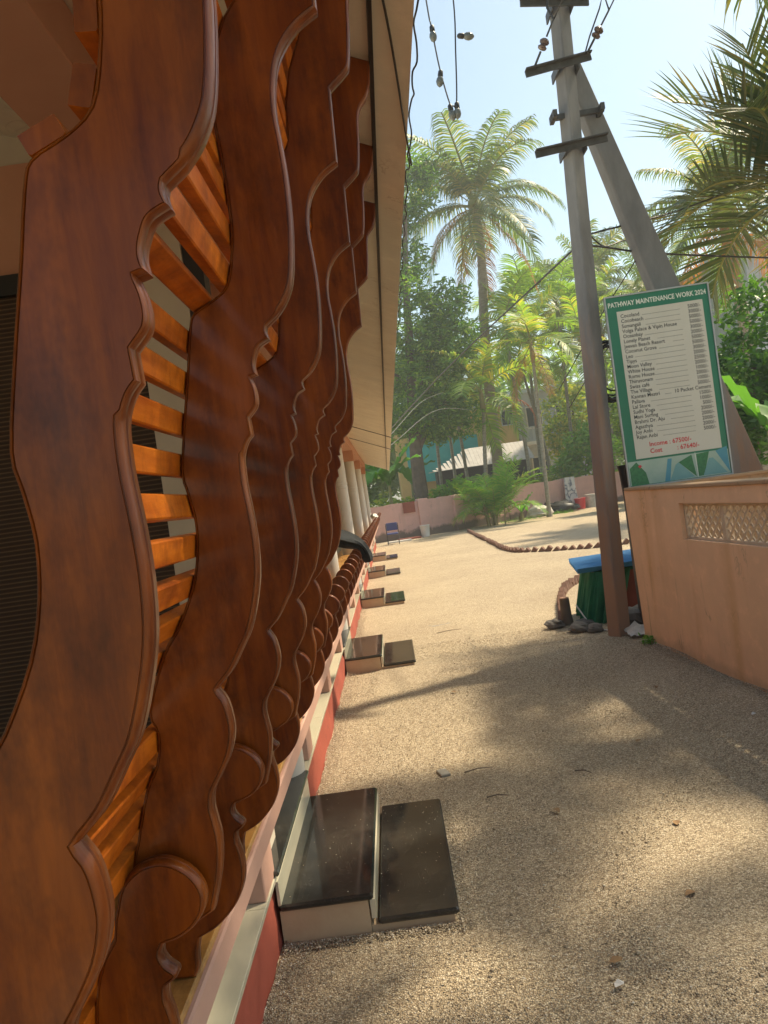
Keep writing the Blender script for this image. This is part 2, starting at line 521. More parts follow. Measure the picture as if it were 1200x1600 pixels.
M['coco'] = leaf_mat('coconut_leaf', (0.07, 0.125, 0.045), (0.13, 0.18, 0.06), (0.38, 0.29, 0.08), 0.45)
M['cocodry'] = leaf_mat('dry_coconut_leaf', (0.36, 0.17, 0.04), (0.45, 0.26, 0.07), None, 0.4, tcol=(1.3, 0.9, 0.4))
M['redfrond'] = leaf_mat('red_dry_leaf', (0.30, 0.07, 0.025), (0.38, 0.11, 0.04), None, 0.4, tcol=(1.4, 0.7, 0.4))
M['arecaleaf'] = leaf_mat('areca_leaf', (0.11, 0.21, 0.04), (0.22, 0.33, 0.06), (0.50, 0.40, 0.08), 0.5)
M['stiff'] = leaf_mat('stiff_palm_leaf', (0.06, 0.09, 0.055), (0.09, 0.12, 0.07), (0.20, 0.15, 0.06), 0.3)
M['mango'] = leaf_mat('mango_leaf', (0.045, 0.12, 0.02), (0.10, 0.21, 0.035), (0.26, 0.38, 0.06), 0.45)
M['bushleaf'] = leaf_mat('bright_leaf', (0.10, 0.26, 0.04), (0.19, 0.37, 0.06), (0.40, 0.40, 0.08), 0.45)
M['wildleaf'] = leaf_mat('undergrowth_leaf', (0.12, 0.21, 0.05), (0.24, 0.34, 0.07), (0.50, 0.43, 0.10), 0.5)
M['farleaf'] = leaf_mat('far_leaf', (0.12, 0.20, 0.07), (0.20, 0.30, 0.09), (0.34, 0.38, 0.11), 0.48)
M['banana'] = leaf_mat('banana_leaf', (0.06, 0.17, 0.035), (0.10, 0.24, 0.05), None, 0.45)

# ------------------------------------------------------------------ ground
g = MB()
# one sheet to the horizon, finer and faintly uneven near the camera
xs = np.concatenate([np.linspace(-150, -8, 6), np.linspace(-6, 14, 81), np.linspace(18, 160, 6)])
ys = np.concatenate([[-60, -10], np.linspace(-4, 40, 177), np.linspace(50, 300, 6)])
XX, YY = np.meshgrid(xs, ys)
ZZ = 0.009 * np.sin(XX * 2.1 + 0.7 * YY) * np.cos(YY * 1.3 - 0.4 * XX) + 0.004 * np.sin(5.1 * XX - 3.3 * YY)
ZZ = np.where((XX < -0.3) & (YY < 29), -0.004, ZZ) - 0.002
vv = np.stack([XX, YY, ZZ], -1).reshape(-1, 3)
nx = len(xs)
i0 = (np.arange(len(ys) - 1)[:, None] * nx + np.arange(nx - 1)[None]).ravel()
qq = np.stack([i0, i0 + 1, i0 + nx + 1, i0 + nx], -1)
me = np_mesh('ground', vv, qq, M['gravel'])
me.polygons.foreach_set("use_smooth", [True] * len(me.polygons))
o = link('ground', me)
tag(o, 'beige pebble gravel yard between the house and the walls', 'ground', kind='structure')

# loose pebbles near the camera
N = 90000
py = 1.9 + 6.6 * rng.random(N) ** 1.7
px = -0.63 + (3.1) * rng.random(N)
ok = (px < 2.30 - 0.0567 * (py - 6)) & ~((px < 0.06) & (((py > 2.93) & (py < 4.10)) | ((py > 7.55) & (py < 8.7))))
px, py = px[ok], py[ok]
N = len(px)
r = 0.0022 + 0.0030 * rng.random(N) ** 2
r *= (0.85 + 0.25 * (py - 2) / 6)
base = np.array([(1, 0, 0), (0, 1, 0), (-1, 0, 0), (0, -1, 0), (0, 0, 0.75), (0, 0, -0.5)], float)
ang = rng.random(N) * 6.283
jit = 1 + 0.5 * (rng.random((N, 6)) - 0.5)
ca, sa = np.cos(ang), np.sin(ang)
el = 0.7 + 0.6 * rng.random(N)
bx = base[None, :, 0] * jit * el[:, None]
by = base[None, :, 1] * jit
V = np.stack([px[:, None] + r[:, None] * (bx * ca[:, None] - by * sa[:, None]),
              py[:, None] + r[:, None] * (bx * sa[:, None] + by * ca[:, None]),
              0.003 + r[:, None] * (0.35 + base[None, :, 2] * jit)], -1).reshape(-1, 3)
T = np.array([(0, 1, 4), (1, 2, 4), (2, 3, 4), (3, 0, 4), (1, 0, 5), (2, 1, 5), (3, 2, 5), (0, 3, 5)])
T = (np.arange(N)[:, None, None] * 6 + T[None]).reshape(-1, 3)
def pebble_field(px, py, pz, r):
    n_ = len(px)
    ang = rng.random(n_) * 6.283
    jit = 1 + 0.5 * (rng.random((n_, 6)) - 0.5)
    ca, sa = np.cos(ang), np.sin(ang)
    bx = base[None, :, 0] * jit; by = base[None, :, 1] * jit
    return np.stack([px[:, None] + r[:, None] * (bx * ca[:, None] - by * sa[:, None]), py[:, None] + r[:, None] * (bx * sa[:, None] + by * ca[:, None]), pz[:, None] + r[:, None] * (0.3 + base[None, :, 2] * jit)], -1).reshape(-1, 3)


n2 = 9000                                   # drift along the plinth foot
qy = 1.9 + 10 * rng.random(n2) ** 1.6
hd_ = rng.random(n2) ** 2
qx = -0.64 + 0.09 * hd_ + 0.012 * np.sin(qy * 7)
qz = np.maximum(0, 0.028 * (1 - hd_) * (0.6 + 0.5 * np.sin(qy * 3.1) * np.sin(qy * 1.3 + 1)))
A1 = pebble_field(qx, qy, qz, 0.0024 + 0.003 * rng.random(n2) ** 2)
n3 = 6000                                   # drift along the orange wall foot
qy = 3.6 + 3.6 * rng.random(n3)
hd_ = rng.random(n3) ** 2
qx = 2.228 + (7.23 - qy) * 0.0567 - 0.10 * hd_
qz = np.maximum(0, 0.03 * (1 - hd_) * (0.6 + 0.5 * np.sin(qy * 4.1)))
A2 = pebble_field(qx, qy, qz, 0.0025 + 0.003 * rng.random(n3) ** 2)
n4 = 2600                                   # drift round the nearest step
qx = -0.62 + 0.72 * rng.random(n4); qy = 2.93 - 0.05 * rng.random(n4) ** 2
half = n4 // 2
qx[half:] = 0.055 + 0.05 * rng.random(n4 - half) ** 2; qy[half:] = 2.9 + 1.2 * rng.random(n4 - half)
qz = 0.005 * rng.random(n4)
A3 = pebble_field(qx, qy, qz, 0.0024 + 0.003 * rng.random(n4) ** 2)
n5 = 150                                    # grit on the treads
qx = -0.26 + 0.29 * rng.random(n5); qy = 2.96 + 1.05 * rng.random(n5) ** 0.8
qz = np.full(n5, 0.0545)
qx[:45] = -0.62 + 0.33 * rng.random(45); qz[:45] = 0.1565
A4 = pebble_field(qx, qy, qz, 0.0012 + 0.0022 * rng.random(n5) ** 3)
n6 = 420                                    # scattered larger stones
qy = 2.0 + 7 * rng.random(n6) ** 1.3
qx = -0.5 + 2.6 * rng.random(n6)
keep = ~((qx < 0.09) & (((qy > 2.9) & (qy < 4.12)) | ((qy > 7.45) & (qy < 8.7))))
qx, qy = qx[keep], qy[keep]
A5 = pebble_field(qx, qy, np.full(len(qx), 0.002), 0.004 + 0.007 * rng.random(len(qx)) ** 3)
V = np.concatenate([V, A1, A2, A3, A4, A5])
N = len(V) // 6
T = np.array([(0, 1, 4), (1, 2, 4), (2, 3, 4), (3, 0, 4), (1, 0, 5), (2, 1, 5), (3, 2, 5), (0, 3, 5)])
T = (np.arange(N)[:, None, None] * 6 + T[None]).reshape(-1, 3)
o = link('loose_gravel', np_mesh('loose_gravel', V, T, M['pebble']))
tag(o, 'loose pebbles lying on the gravel yard in the foreground', 'gravel', kind='stuff')

# ------------------------------------------------------------------ house
PX = -0.637            # outer face of the plinth
YE = 27.6              # far end of the house
D = 0.448              # spacing of the carved ribs
rib_y = lambda k: (k + 0.2) * D
soffit_z = lambda x: 2.686 + 0.42 * (0.198 - x)

house = empty('house', (PX, 0, 0), 0, 'long veranda house with red plinth, round cream columns and sloping pink eave', 'house')
HI = Matrix.Translation((-PX, 0, 0))


def hpart(mb, name, mat, smooth=False, parent=None):
    o = mb.build(name, mat, None, smooth)
    if parent is None:
        o.parent = house
        o.matrix_local = HI
    else:
        o.parent = parent
    return o


# plinth with a slightly wavy, hand-plastered face
ny = 240
yy = np.linspace(-1.5, YE, ny)
zs = [-0.05, 0.02, 0.09, 0.16, 0.22, 0.25]
vv, ff = [], []
for i, y in enumerate(yy):
    for z in zs:
        w_ = 0.006 * math.sin(y * 9.1 + z * 20) + 0.004 * math.sin(y * 23 + z * 31) + random.uniform(-.003, .003)
        vv.append((PX - 0.012 + w_ + 0.02 * max(0, 0.06 - z), y, z))
n_ = len(zs)
for i in range(ny - 1):
    for k in range(n_ - 1):
        ff.append((i * n_ + k, i * n_ + n_ + k, i * n_ + n_ + k + 1, i * n_ + k + 1))
mb = MB().add(vv, ff)
mb.box(-2.6, PX - 0.03, -1.5, YE, -0.05, 0.25)
mb.box(-2.6, PX - 0.018, YE - 0.02, YE + 0.01, -0.05, 0.25)
hpart(mb, 'plinth', M['red'], True)

# polished floor edge slabs
y = -1.5
while y < YE - 0.1:
    y1 = min(y + 0.6, YE)
    hpart(MB().box(-2.4, PX + 0.006, y + 0.0012, y1 - 0.0012, 0.251, 0.272, 0.002), 'floor_slab', M['marble'])
    y = y1

# posts under the seat and the pink seat beam
y = -0.28
posts = []
while y < YE:
    hpart(MB().box(PX - 0.15, PX + 0.002, y, y + 0.21, 0.2725, 0.74, 0.004), 'seat_post', M['pink'])
    y += 1.51
hpart(MB().box(-0.86, -0.842, 0.0, YE - 0.3, 0.2725, 0.74), 'riser_panel', M['cream'])
hpart(MB().box(-1.0, -0.462, 0.25, YE - 0.25, 0.741, 0.806, 0.005), 'seat_beam', M['pink'])

# columns
ring = MB().lathe([(0.122, 0), (0.126, 0.006), (0.126, 0.02), (0.122, 0.026)], n=28)
colm = MB().lathe([(0.128, 0.272), (0.124, 0.8), (0.118, 1.7), (0.108, 2.62)], n=28).mesh('column', M['colwhite'], True)
capm = MB().box(-0.125, 0.125, -0.125, 0.125, 2.62, 2.86, 0.006).mesh('capital', M['peach'])
rgm = ring.mesh('ring', M['colwhite'], True)
for yc in (4.05, 8.5, 13.0, 17.5, 22.0, 26.5):
    c = link('column', colm, house, Matrix.Translation((-0.125, yc, 0)))
    link('capital', capm, c)
    for zz in (1.93, 2.0):
        rr = link('ring', rgm, c, Matrix.Translation((0, 0, zz)) @ Matrix.Diagonal((0.965, 0.965, 1, 1)))
hpart(MB().box(-0.88, -0.645, -1.5, YE, 2.861, 3.035, 0.004), 'lintel_beam', M['peach'])

# sloping roof: concrete slab, soffit, drip ridge with its shadow line, fascia
YR0, YR1 = -1.5, 28.0
zi = soffit_z(-2.6)
hpart(MB().prism_y([(-2.6, zi), (-2.6, zi + 0.12), (0.112, soffit_z(0.112) + 0.12), (0.112, soffit_z(0.112))], YR0, YR1), 'roof', M['soffit'])
hpart(MB().prism_y([(0.1135, soffit_z(0.1135) - 0.012), (0.1135, soffit_z(0.1135) + 0.118), (0.199, soffit_z(0.199) + 0.075), (0.199, soffit_z(0.199) - 0.014)], YR0, YR1), 'eave_board', M['soffit'])
hpart(MB().prism_y([(0.103, soffit_z(0.103) - 0.022), (0.103, soffit_z(0.103) - 0.001), (0.1125, soffit_z(0.1125) - 0.001), (0.1125, soffit_z(0.1125) - 0.022)], YR0, YR1 - 0.01), 'drip_shadow_ridge', M['darkwood'])  # drip ridge coloured dark so that it draws the shadow line
# roof tiles edge above (wavy red line along the tip)
tile = MB()
tm = MB().tube([(0.19, 0, 0), (0.215, 0, -0.006)], 0.05, 8).mesh('tile', M['brick'], True)
for i in range(140):
    yt = YR0 + 0.1 + i * 0.21
    if yt > YR1 - 0.1: break
    hp = link('tile', tm, house, HI @ Matrix.Translation((-0.012, yt, soffit_z(0.199) + 0.072 + random.uniform(-.006, .006))) @ Matrix.Diagonal((1, 2.0, 0.45, 1)))

# veranda inside: back wall, cross wall with pillar, dark post, bamboo blinds
hpart(MB().box(-2.42, -2.3, -1.5, YE, 0.2725, 3.7), 'back_wall', M['cream'])
hpart(MB().prism_y([(-0.88, 0.273), (-0.675, 0.273), (-0.675, 2.86), (-0.88, 2.86)], 3.05, 3.25), 'pillar', M['cream'])
hpart(MB().box(-0.673, -0.60, 3.06, 3.16, 0.82, 2.84), 'door_post', M['darkwood'])
hpart(MB().box(-2.3, -0.883, 3.12, 3.22, 2.56, 3.2), 'cross_beam', M['peach'])
hpart(MB().box(-2.3, -0.883, 3.14, 3.2, 3.201, 3.6), 'gable_panel', M['cream'])
hpart(MB().box(-2.28, -0.884, 3.08, 3.10, 0.45, 2.72), 'bamboo_blind', M['blind'])
hpart(MB().box(-2.3, -0.89, 3.05, 3.078, 2.66, 2.74), 'blind_rail', M['darkwood'])
hpart(MB().box(-2.3, -0.9, 3.24, 3.3, 0.2725, 2.56), 'door_panel', M['darkwood'])
hpart(MB().prism_y([(-2.3, 0.273), (-0.9, 0.273), (-0.9, 3.1), (-2.3, 3.6)], YE - 0.12, YE), 'end_wall', M['cream'])

# ------------------------------------------------------------------ carved wooden screen and seat back
OUT_RUNS = [
    [(.104, 2.712), (.097, 2.66), (.085, 2.628), (.067, 2.606), (.058, 2.579), (.052, 2.52), (.043, 2.462), (.033, 2.445), (.002, 2.419)],
    [(.002, 2.419), (-.004, 2.283)],
    [(-.004, 2.283), (-.034, 2.264), (-.058, 2.235), (-.070, 2.2), (-.074, 2.16), (-.072, 2.12), (-.071, 2.07), (-.074, 2.01), (-.082, 1.953), (-.092, 1.927), (-.106, 1.908), (-.125, 1.893)],
    [(-.125, 1.893), (-.1265, 1.886), (-.124, 1.876)],
    [(-.124, 1.876), (-.138, 1.869), (-.144, 1.859), (-.148, 1.846), (-.1465, 1.833)],
    [(-.1465, 1.833), (-.155, 1.831)],
    [(-.155, 1.831), (-.151, 1.817), (-.150, 1.803), (-.153, 1.792), (-.164, 1.780)],
    [(-.164, 1.780), (-.163, 1.757)],
    [(-.163, 1.757), (-.171, 1.748), (-.177, 1.734), (-.179, 1.716), (-.179, 1.69), (-.177, 1.66), (-.176, 1.62), (-.179, 1.58), (-.187, 1.545), (-.20, 1.508), (-.214, 1.485), (-.232, 1.458), (-.254, 1.437)],
    [(-.254, 1.437), (-.245, 1.42), (-.241, 1.395), (-.242, 1.375), (-.250, 1.350), (-.265, 1.325), (-.278, 1.305), (-.282, 1.285), (-.280, 1.265), (-.278, 1.24), (-.284, 1.2), (-.30, 1.15)],
]
IN_TALL = [(-.36, 1.12), (-.40, 1.2), (-.387, 1.255), (-.366, 1.32), (-.348, 1.352), (-.341, 1.39), (-.348, 1.42), (-.32, 1.49), (-.295, 1.525), (-.27, 1.572), (-.258, 1.614), (-.254, 1.655), (-.258, 1.69), (-.262, 1.72), (-.25, 1.785), (-.236, 1.85), (-.226, 1.90), (-.217, 1.922), (-.19, 1.936), (-.170, 1.952), (-.160, 1.985), (-.154, 2.03), (-.154, 2.1), (-.157, 2.17), (-.15, 2.23), (-.125, 2.29), (-.095, 2.33), (-.088, 2.40), (-.07, 2.47), (-.04, 2.54), (-.03, 2.62), (-.035, 2.77)]
S_RUNS = [
    [(-.415, 1.175), (-.40, 1.215), (-.375, 1.236), (-.345, 1.240), (-.318, 1.227), (-.302, 1.207), (-.297, 1.187), (-.303, 1.166), (-.318, 1.149), (-.337, 1.139), (-.357, 1.134)],
    [(-.357, 1.134), (-.362, 1.122), (-.357, 1.109), (-.346, 1.098), (-.348, 1.089), (-.361, 1.081)],
    [(-.361, 1.081), (-.363, 1.065), (-.358, 1.04), (-.357, 1.01), (-.364, .98), (-.384, .945), (-.42, .912), (-.457, .895)],
    [(-.457, .895), (-.464, .868), (-.467, .84), (-.475, .825)],
]
IN_SHORT = [(-.56, .825), (-.555, .87), (-.53, .93), (-.485, .975), (-.462, 1.02), (-.455, 1.07), (-.44, 1.12), (-.42, 1.15)]


def outline(runs, inner):
    pts = []
    for r_ in runs:
        s_ = spline(r_, 4)
        pts += s_[:-1]
    pts.append(Vector(runs[-1][-1]))
    pts += spline(inner, 3)
    res = [pts[0]]
    for p in pts[1:]:
        if (p - res[-1]).length > 0.0012: res.append(p)
    if (res[0] - res[-1]).length < 0.0012: res.pop()
    return res


def rib_mesh(name, runs, inner, rings):
    P = outline(runs, inner)
    n = len(P)
    area = sum(P[i].x * P[(i + 1) % n].y - P[(i + 1) % n].x * P[i].y for i in range(n))
    sgn = -1 if area > 0 else 1      # inward direction
    nor = []
    for i in range(n):
        t = (P[(i + 1) % n] - P[i]).normalized() + (P[i] - P[i - 1]).normalized()
        t = t.normalized() if t.length > 1e-6 else Vector((1, 0))
        nor.append(Vector((t.y, -t.x)) * sgn)
    mb = MB()
    vs_ = []
    for (ins, dy) in rings:
        for i in range(n):
            kk = 1.0 if not (1.735 < P[i].y < 1.905 and P[i].x > -0.2) else 0.45
            q = P[i] + nor[i] * ins * kk
            vs_.append((q.x, dy, q.y))
    fs = []
    k = len(rings)
    for r_ in range(k - 1):
        for i in range(n):
            j = (i + 1) % n
            a = (r_ * n + i, r_ * n + j, (r_ + 1) * n + j, (r_ + 1) * n + i)
            fs.append(a if sgn > 0 else a[::-1])
    f0 = tuple(range(n)); f1 = tuple(range((k - 1) * n, k * n))
    fs.append(f0[::-1] if sgn > 0 else f0)
    fs.append(f1 if sgn > 0 else f1[::-1])
    mb.add(vs_, fs)
    return mb.mesh(name, M['wood'], True)


RINGS = [(0.0062, 0.0), (0.0060, 0.0016), (0.0052, 0.0019), (0.0046, 0.0004), (0.0030, 0.0010), (0.0016, 0.0032), (0.0006, 0.0070), (0.0003, 0.0105), (0.0016, 0.0114), (0.0016, 0.0122), (0.0, 0.0132), (0.0, 0.021), (0.002, 0.024)]
tall_me = rib_mesh('tall_rib', OUT_RUNS, IN_TALL, RINGS)
short_me = rib_mesh('short_rib', S_RUNS, IN_SHORT, [(i, d * 1.0) for i, d in RINGS])

SX, SY, SZ = -0.56, 0.53, 0.806
screen = empty('wooden_screen', (SX, SY, SZ), 0, 'tall carved brown wooden screen and low seat back along the veranda edge', 'wooden screen')
SI = Matrix.Translation((-SX, -SY, -SZ))
for k in range(1, 7):
    link('tall_rib', tall_me, screen, SI @ Matrix.Translation((random.uniform(-.0015, .0015), rib_y(k) + 0.001, 0)))
k = 1
while rib_y(k) < 26.6:
    link('short_rib', short_me, screen, SI @ Matrix.Translation((random.uniform(-.001, .001), rib_y(k) - 0.033, 0)))
    k += 1
NSHORT = k


def along(poly, step, start):
    out_ = []
    acc = -start
    for i in range(len(poly) - 1):
        a, b = Vector(poly[i]), Vector(poly[i + 1])
        L = (b - a).length
        t = -acc
        while t < L:
            out_.append((a + (b - a) * (t / L), (b - a).normalized()))
            t += step
        acc = -(t - L)
    return out_


def slat(mb, c, tan, w, th, y0, y1, off):
    nrm = Vector((tan.y, -tan.x))
    if nrm.x > 0: nrm = -nrm
    c = c + nrm * off
    q = []
    for a, b in ((-w / 2, 0.0), (-w / 2 + .002, -.0015), (w / 2 - .002, -.0015), (w / 2, 0.0), (w / 2, th), (-w / 2, th)):
        p = c + tan * a + nrm * b
        q.append((p.x, p.y))
    ar = sum(q[i][0] * q[(i + 1) % 6][1] - q[(i + 1) % 6][0] * q[i][1] for i in range(6))
    if ar < 0: q = q[::-1]
    return mb.prism_y(q, y0, y1)


inner = [tuple(p) for p in spline(IN_TALL[1:], 3)]
for (c, tan) in along(inner, 0.0535, 0.03):
    if c.y > 2.70: continue
    o = slat(MB(), c, tan, 0.030, 0.015, rib_y(1) + (0.004 if c.y > 1.9 else 0.075), rib_y(6) + 0.07, 0.0005).build('slat', M['slat'], screen)
    o.matrix_local = SI
    o.data.materials.append(M['wood'])
    for pf in o.data.polygons:
        if abs(pf.normal.y) > 0.9: pf.material_index = 1      # darker end grain
inner = [tuple(p) for p in spline(IN_SHORT, 3)]
for (c, tan) in along(inner, 0.056, 0.035):
    o = slat(MB(), c, tan, 0.034, 0.014, rib_y(1) - 0.03, rib_y(NSHORT - 1) + 0.03, 0.0005).build('slat', M['slat'], screen)
    o.matrix_local = SI
    o.data.materials.append(M['wood'])
    for pf in o.data.polygons:
        if abs(pf.normal.y) > 0.9: pf.material_index = 1      # darker end grain
for y0_ in np.arange(0.3, 26.4, 3.0):
    o = MB().box(-1.0, -0.472, y0_, min(y0_ + 2.997, 26.8), 0.8075, 0.8235, 0.003).build('seat_plank', M['seat'], screen)
    o.matrix_local = SI

# ------------------------------------------------------------------ granite steps
step_lbl = ['largest, nearest black granite double step on the gravel below the veranda',
            'second black granite double step from the camera along the red plinth',
            'third black granite double step from the camera along the red plinth',
            'fourth black granite double step from the camera along the red plinth',
            'farthest, smallest black granite double step at the red plinth']
for i, (ya, yb) in enumerate([(2.93, 4.03), (7.5, 8.62), (12.05, 13.2), (16.55, 17.7), (21.05, 22.2)]):
    s = empty('entrance_step', (PX, ya, 0), 0, step_lbl[i], 'step', 'steps along the plinth')
    L = yb - ya
    MB().box(0.001, 0.345, 0.012, L - 0.012, -0.04, 0.128).build('step_base', M['stepside'], s)
    MB().box(0.001, 0.368, 0, L, 0.1285, 0.156, 0.008).build('upper_tread', M['granite'], s)
    MB().box(0.352, 0.372, 0.01, L - 0.01, 0.055, 0.128).build('riser', M['marble'], s)
    MB().box(0.347, 0.67, 0.018, L - 0.018, -0.04, 0.026).build('lower_base', M['stepside'], s)
    MB().box(0.374, 0.69, 0.005, L - 0.005, 0.0265, 0.054, 0.008).build('lower_tread', M['granite'], s)
    MB().box(0.001, 0.012, 0.0, L, 0.156, 0.2505).build('threshold_riser', M['marble'], s)
    MB().box(-0.2, 0.022, -0.01, L + 0.01, 0.2725, 0.292, 0.006).build('threshold', M['granite'], s)

# ------------------------------------------------------------------ right-hand boundary wall with lattice
wall = empty('boundary_wall', (2.225, 7.23, 0), 0, 'orange plastered boundary wall with lattice openings on the right', 'wall')
a0 = Vector((2.225, 7.23, 0)); dirw = Vector((0.0566, -0.9984, 0)); nrw = Vector((0.9984, 0.0566, 0))
wang = math.atan2(dirw.y, dirw.x)
WM = Matrix.Rotation(wang, 4, 'Z')     # local +x runs along the wall towards the camera, local +y into the wall
# local: u along wall, thickness on +? compute sign
loc_n = (WM.inverted() @ nrw.to_4d()).to_3d()
sg = 1 if loc_n.y > 0 else -1
WT = 0.15


def wbox(u0, u1, t0, t1, z0, z1, b=0.0):
    ya, yb = sorted((sg * t0, sg * t1))
    return MB().box(u0, u1, ya, yb, z0, z1, b)


def wpart(mb, name, mat, smooth=False):
    o = mb.build(name, mat, wall, smooth)
    o.matrix_local = WM
    return o


U0, U1, LZ0, LZ1 = 1.10, 4.4, 1.005, 1.295
ZT = 1.415
wpart(wbox(0, 5.2, 0, WT, -0.05, LZ0), 'wall_lower', M['nearwall'])
wpart(wbox(0, 5.2, 0, WT, LZ1, ZT), 'wall_upper', M['nearwall'])
wpart(wbox(0, U0, 0.0, WT, LZ0, LZ1), 'wall_pier', M['nearwall'])
wpart(wbox(U1, 5.2, 0.0, WT, LZ0, LZ1), 'wall_pier', M['nearwall'])
wpart(wbox(-0.012, 5.2, -0.014, WT + 0.012, ZT, ZT + 0.03, 0.006), 'coping', M['moss'])
# leaning end of the wall (batter)
mb = MB()
ya, yb = sorted((0.0, sg * WT))
mb.add([(0, ya, -0.05), (0, yb, -0.05), (0, yb, ZT), (0, ya, ZT), (-0.001, ya, -0.05), (-0.001, yb, -0.05), (-0.05, yb, ZT), (-0.05, ya, ZT)],
       [(4, 5, 6, 7), (3, 2, 1, 0), (0, 4, 7, 3), (1, 2, 6, 5), (3, 7, 6, 2)])
wpart(mb, 'wall_end', M['nearwall'])
# lattice panels: frame and two families of diagonal strips
u = U0
pi = 0
while u < U1 - 0.1:
    u2 = min(u + 0.62, U1)
    f = wpart(wbox(u, u2, 0.035, 0.095, LZ0, LZ0 + 0.022), 'lattice_panel', M['lattice'])
    mb = MB()
    for bx_ in ((u, u + 0.025, LZ0 + .0225, LZ1), (u2 - 0.025, u2, LZ0 + .0225, LZ1), (u + .0252, u2 - .0252, LZ1 - 0.022, LZ1)):
        ya, yb = sorted((sg * 0.035, sg * 0.095))
        mb.box(bx_[0], bx_[1], ya, yb, bx_[2], bx_[3])
    o = mb.build('frame', M['lattice'], f)
    x0, x1, z0, z1 = u + 0.025, u2 - 0.025, LZ0 + 0.022, LZ1 - 0.022
    hh = z1 - z0
    pitch = 0.092
    for fam in (1, -1):
        c = x0 - hh - 0.02
        while c < x1 + hh:
            # line x = c + fam*(z-z0) (or mirrored), clip in z so that x stays in range
            pts = []
            for kz in range(0, 41):
                z = z0 + hh * kz / 40
                x = c + (z - z0) if fam > 0 else c + hh - (z - z0)
                if x0 <= x <= x1: pts.append((x, z))
            if len(pts) > 3:
                p, q = pts[0], pts[-1]
                w2 = 0.0105
                t0, t1 = (0.040, 0.050) if fam > 0 else (0.0505, 0.060)
                dx = w2
                va = []
                for t in (t0, t1):
                    va += [(p[0] - dx, sg * t, p[1]), (p[0] + dx, sg * t, p[1]), (q[0] + dx, sg * t, q[1]), (q[0] - dx, sg * t, q[1])]
                MB().add(va, [(0, 1, 2, 3), (7, 6, 5, 4), (0, 4, 5, 1), (1, 5, 6, 2), (2, 6, 7, 3), (3, 7, 4, 0)]).build('lattice_strip', M['lattice'], f)
            c += pitch
    u = u2
# return wall behind the sign
o = MB().box(2.40, 7.5, 7.20, 7.34, -0.05, 1.40).build('return_wall', M['moss'], wall)
o.matrix_local = Matrix.Translation((-2.225, -7.23, 0))
o = MB().box(2.36, 7.5, 7.18, 7.36, 1.4005, 1.43, 0.006).build('return_coping', M['moss'], wall)
o.matrix_local = Matrix.Translation((-2.225, -7.23, 0))

# ------------------------------------------------------------------ utility pole with brace
pole = empty('utility_pole', (2.08, 7.62, 0), 0, 'weathered concrete utility pole with leaning brace and iron crossarms', 'utility pole')


def quad_post(p0, p1, w0, w1, rz, n=10, wob=0.0):
    """square tapered post from p0 to p1, w=(a,b) sizes, faces turned by rz"""
    mb = MB()
    vs_, fs = [], []
    p0, p1 = Vector(p0), Vector(p1)
    for i in range(n + 1):
        t = i / n
        c = p0.lerp(p1, t)
        a = w0[0] + (w1[0] - w0[0]) * t
        b = w0[1] + (w1[1] - w0[1]) * t
        ch = 0.012
        j = random.uniform(-wob, wob)
        for (sx, sy) in ((-a / 2 + ch, -b / 2), (a / 2 - ch, -b / 2), (a / 2, -b / 2 + ch), (a / 2, b / 2 - ch), (a / 2 - ch, b / 2), (-a / 2 + ch, b / 2), (-a / 2, b / 2 - ch), (-a / 2, -b / 2 + ch)):
            vs_.append((c.x + sx * math.cos(rz) - sy * math.sin(rz) + j, c.y + sx * math.sin(rz) + sy * math.cos(rz), c.z))
    for i in range(n):
        for k in range(8):
            j = (k + 1) % 8
            fs.append((i * 8 + k, i * 8 + j, i * 8 + 8 + j, i * 8 + 8 + k))
    fs.append(tuple(range(7, -1, -1))); fs.append(tuple(range(n * 8, n * 8 + 8)))
    return mb.add(vs_, fs)


PB = (2.08, 7.62, 0.0)


def ppart(mb, name, mat, smooth=False):
    # geometry given in world coordinates
    o = mb.build(name, mat, pole, smooth)
    o.matrix_local = Matrix.Translation((-PB[0], -PB[1], -PB[2]))
    return o


pole_at = lambda z: Vector((2.08 + 0.0425 * z, 7.62 + 0.008 * z, z))
ppart(quad_post((2.08, 7.62, -0.3), pole_at(8.2), (0.175, 0.155), (0.15, 0.135), R(33), 16, 0.002), 'pole_shaft', M['pole'])
ppart(quad_post((4.15, 8.05, -0.2), (2.42, 7.86, 5.75), (0.44, 0.2), (0.19, 0.15), R(8), 14, 0.003), 'brace_pole', M['pole'])


def bar(p0, p1, w, h):
    p0, p1 = Vector(p0), Vector(p1)
    d = (p1 - p0).normalized()
    s_ = d.cross(Vector((0, 0, 1))).normalized() * (w / 2)
    u_ = s_.cross(d).normalized() * (h / 2)
    v = [p0 - s_ - u_, p0 + s_ - u_, p0 + s_ + u_, p0 - s_ + u_, p1 - s_ - u_, p1 + s_ - u_, p1 + s_ + u_, p1 - s_ + u_]
    return v, [(0, 1, 2, 3), (7, 6, 5, 4), (0, 4, 5, 1), (1, 5, 6, 2), (2, 6, 7, 3), (3, 7, 4, 0)]


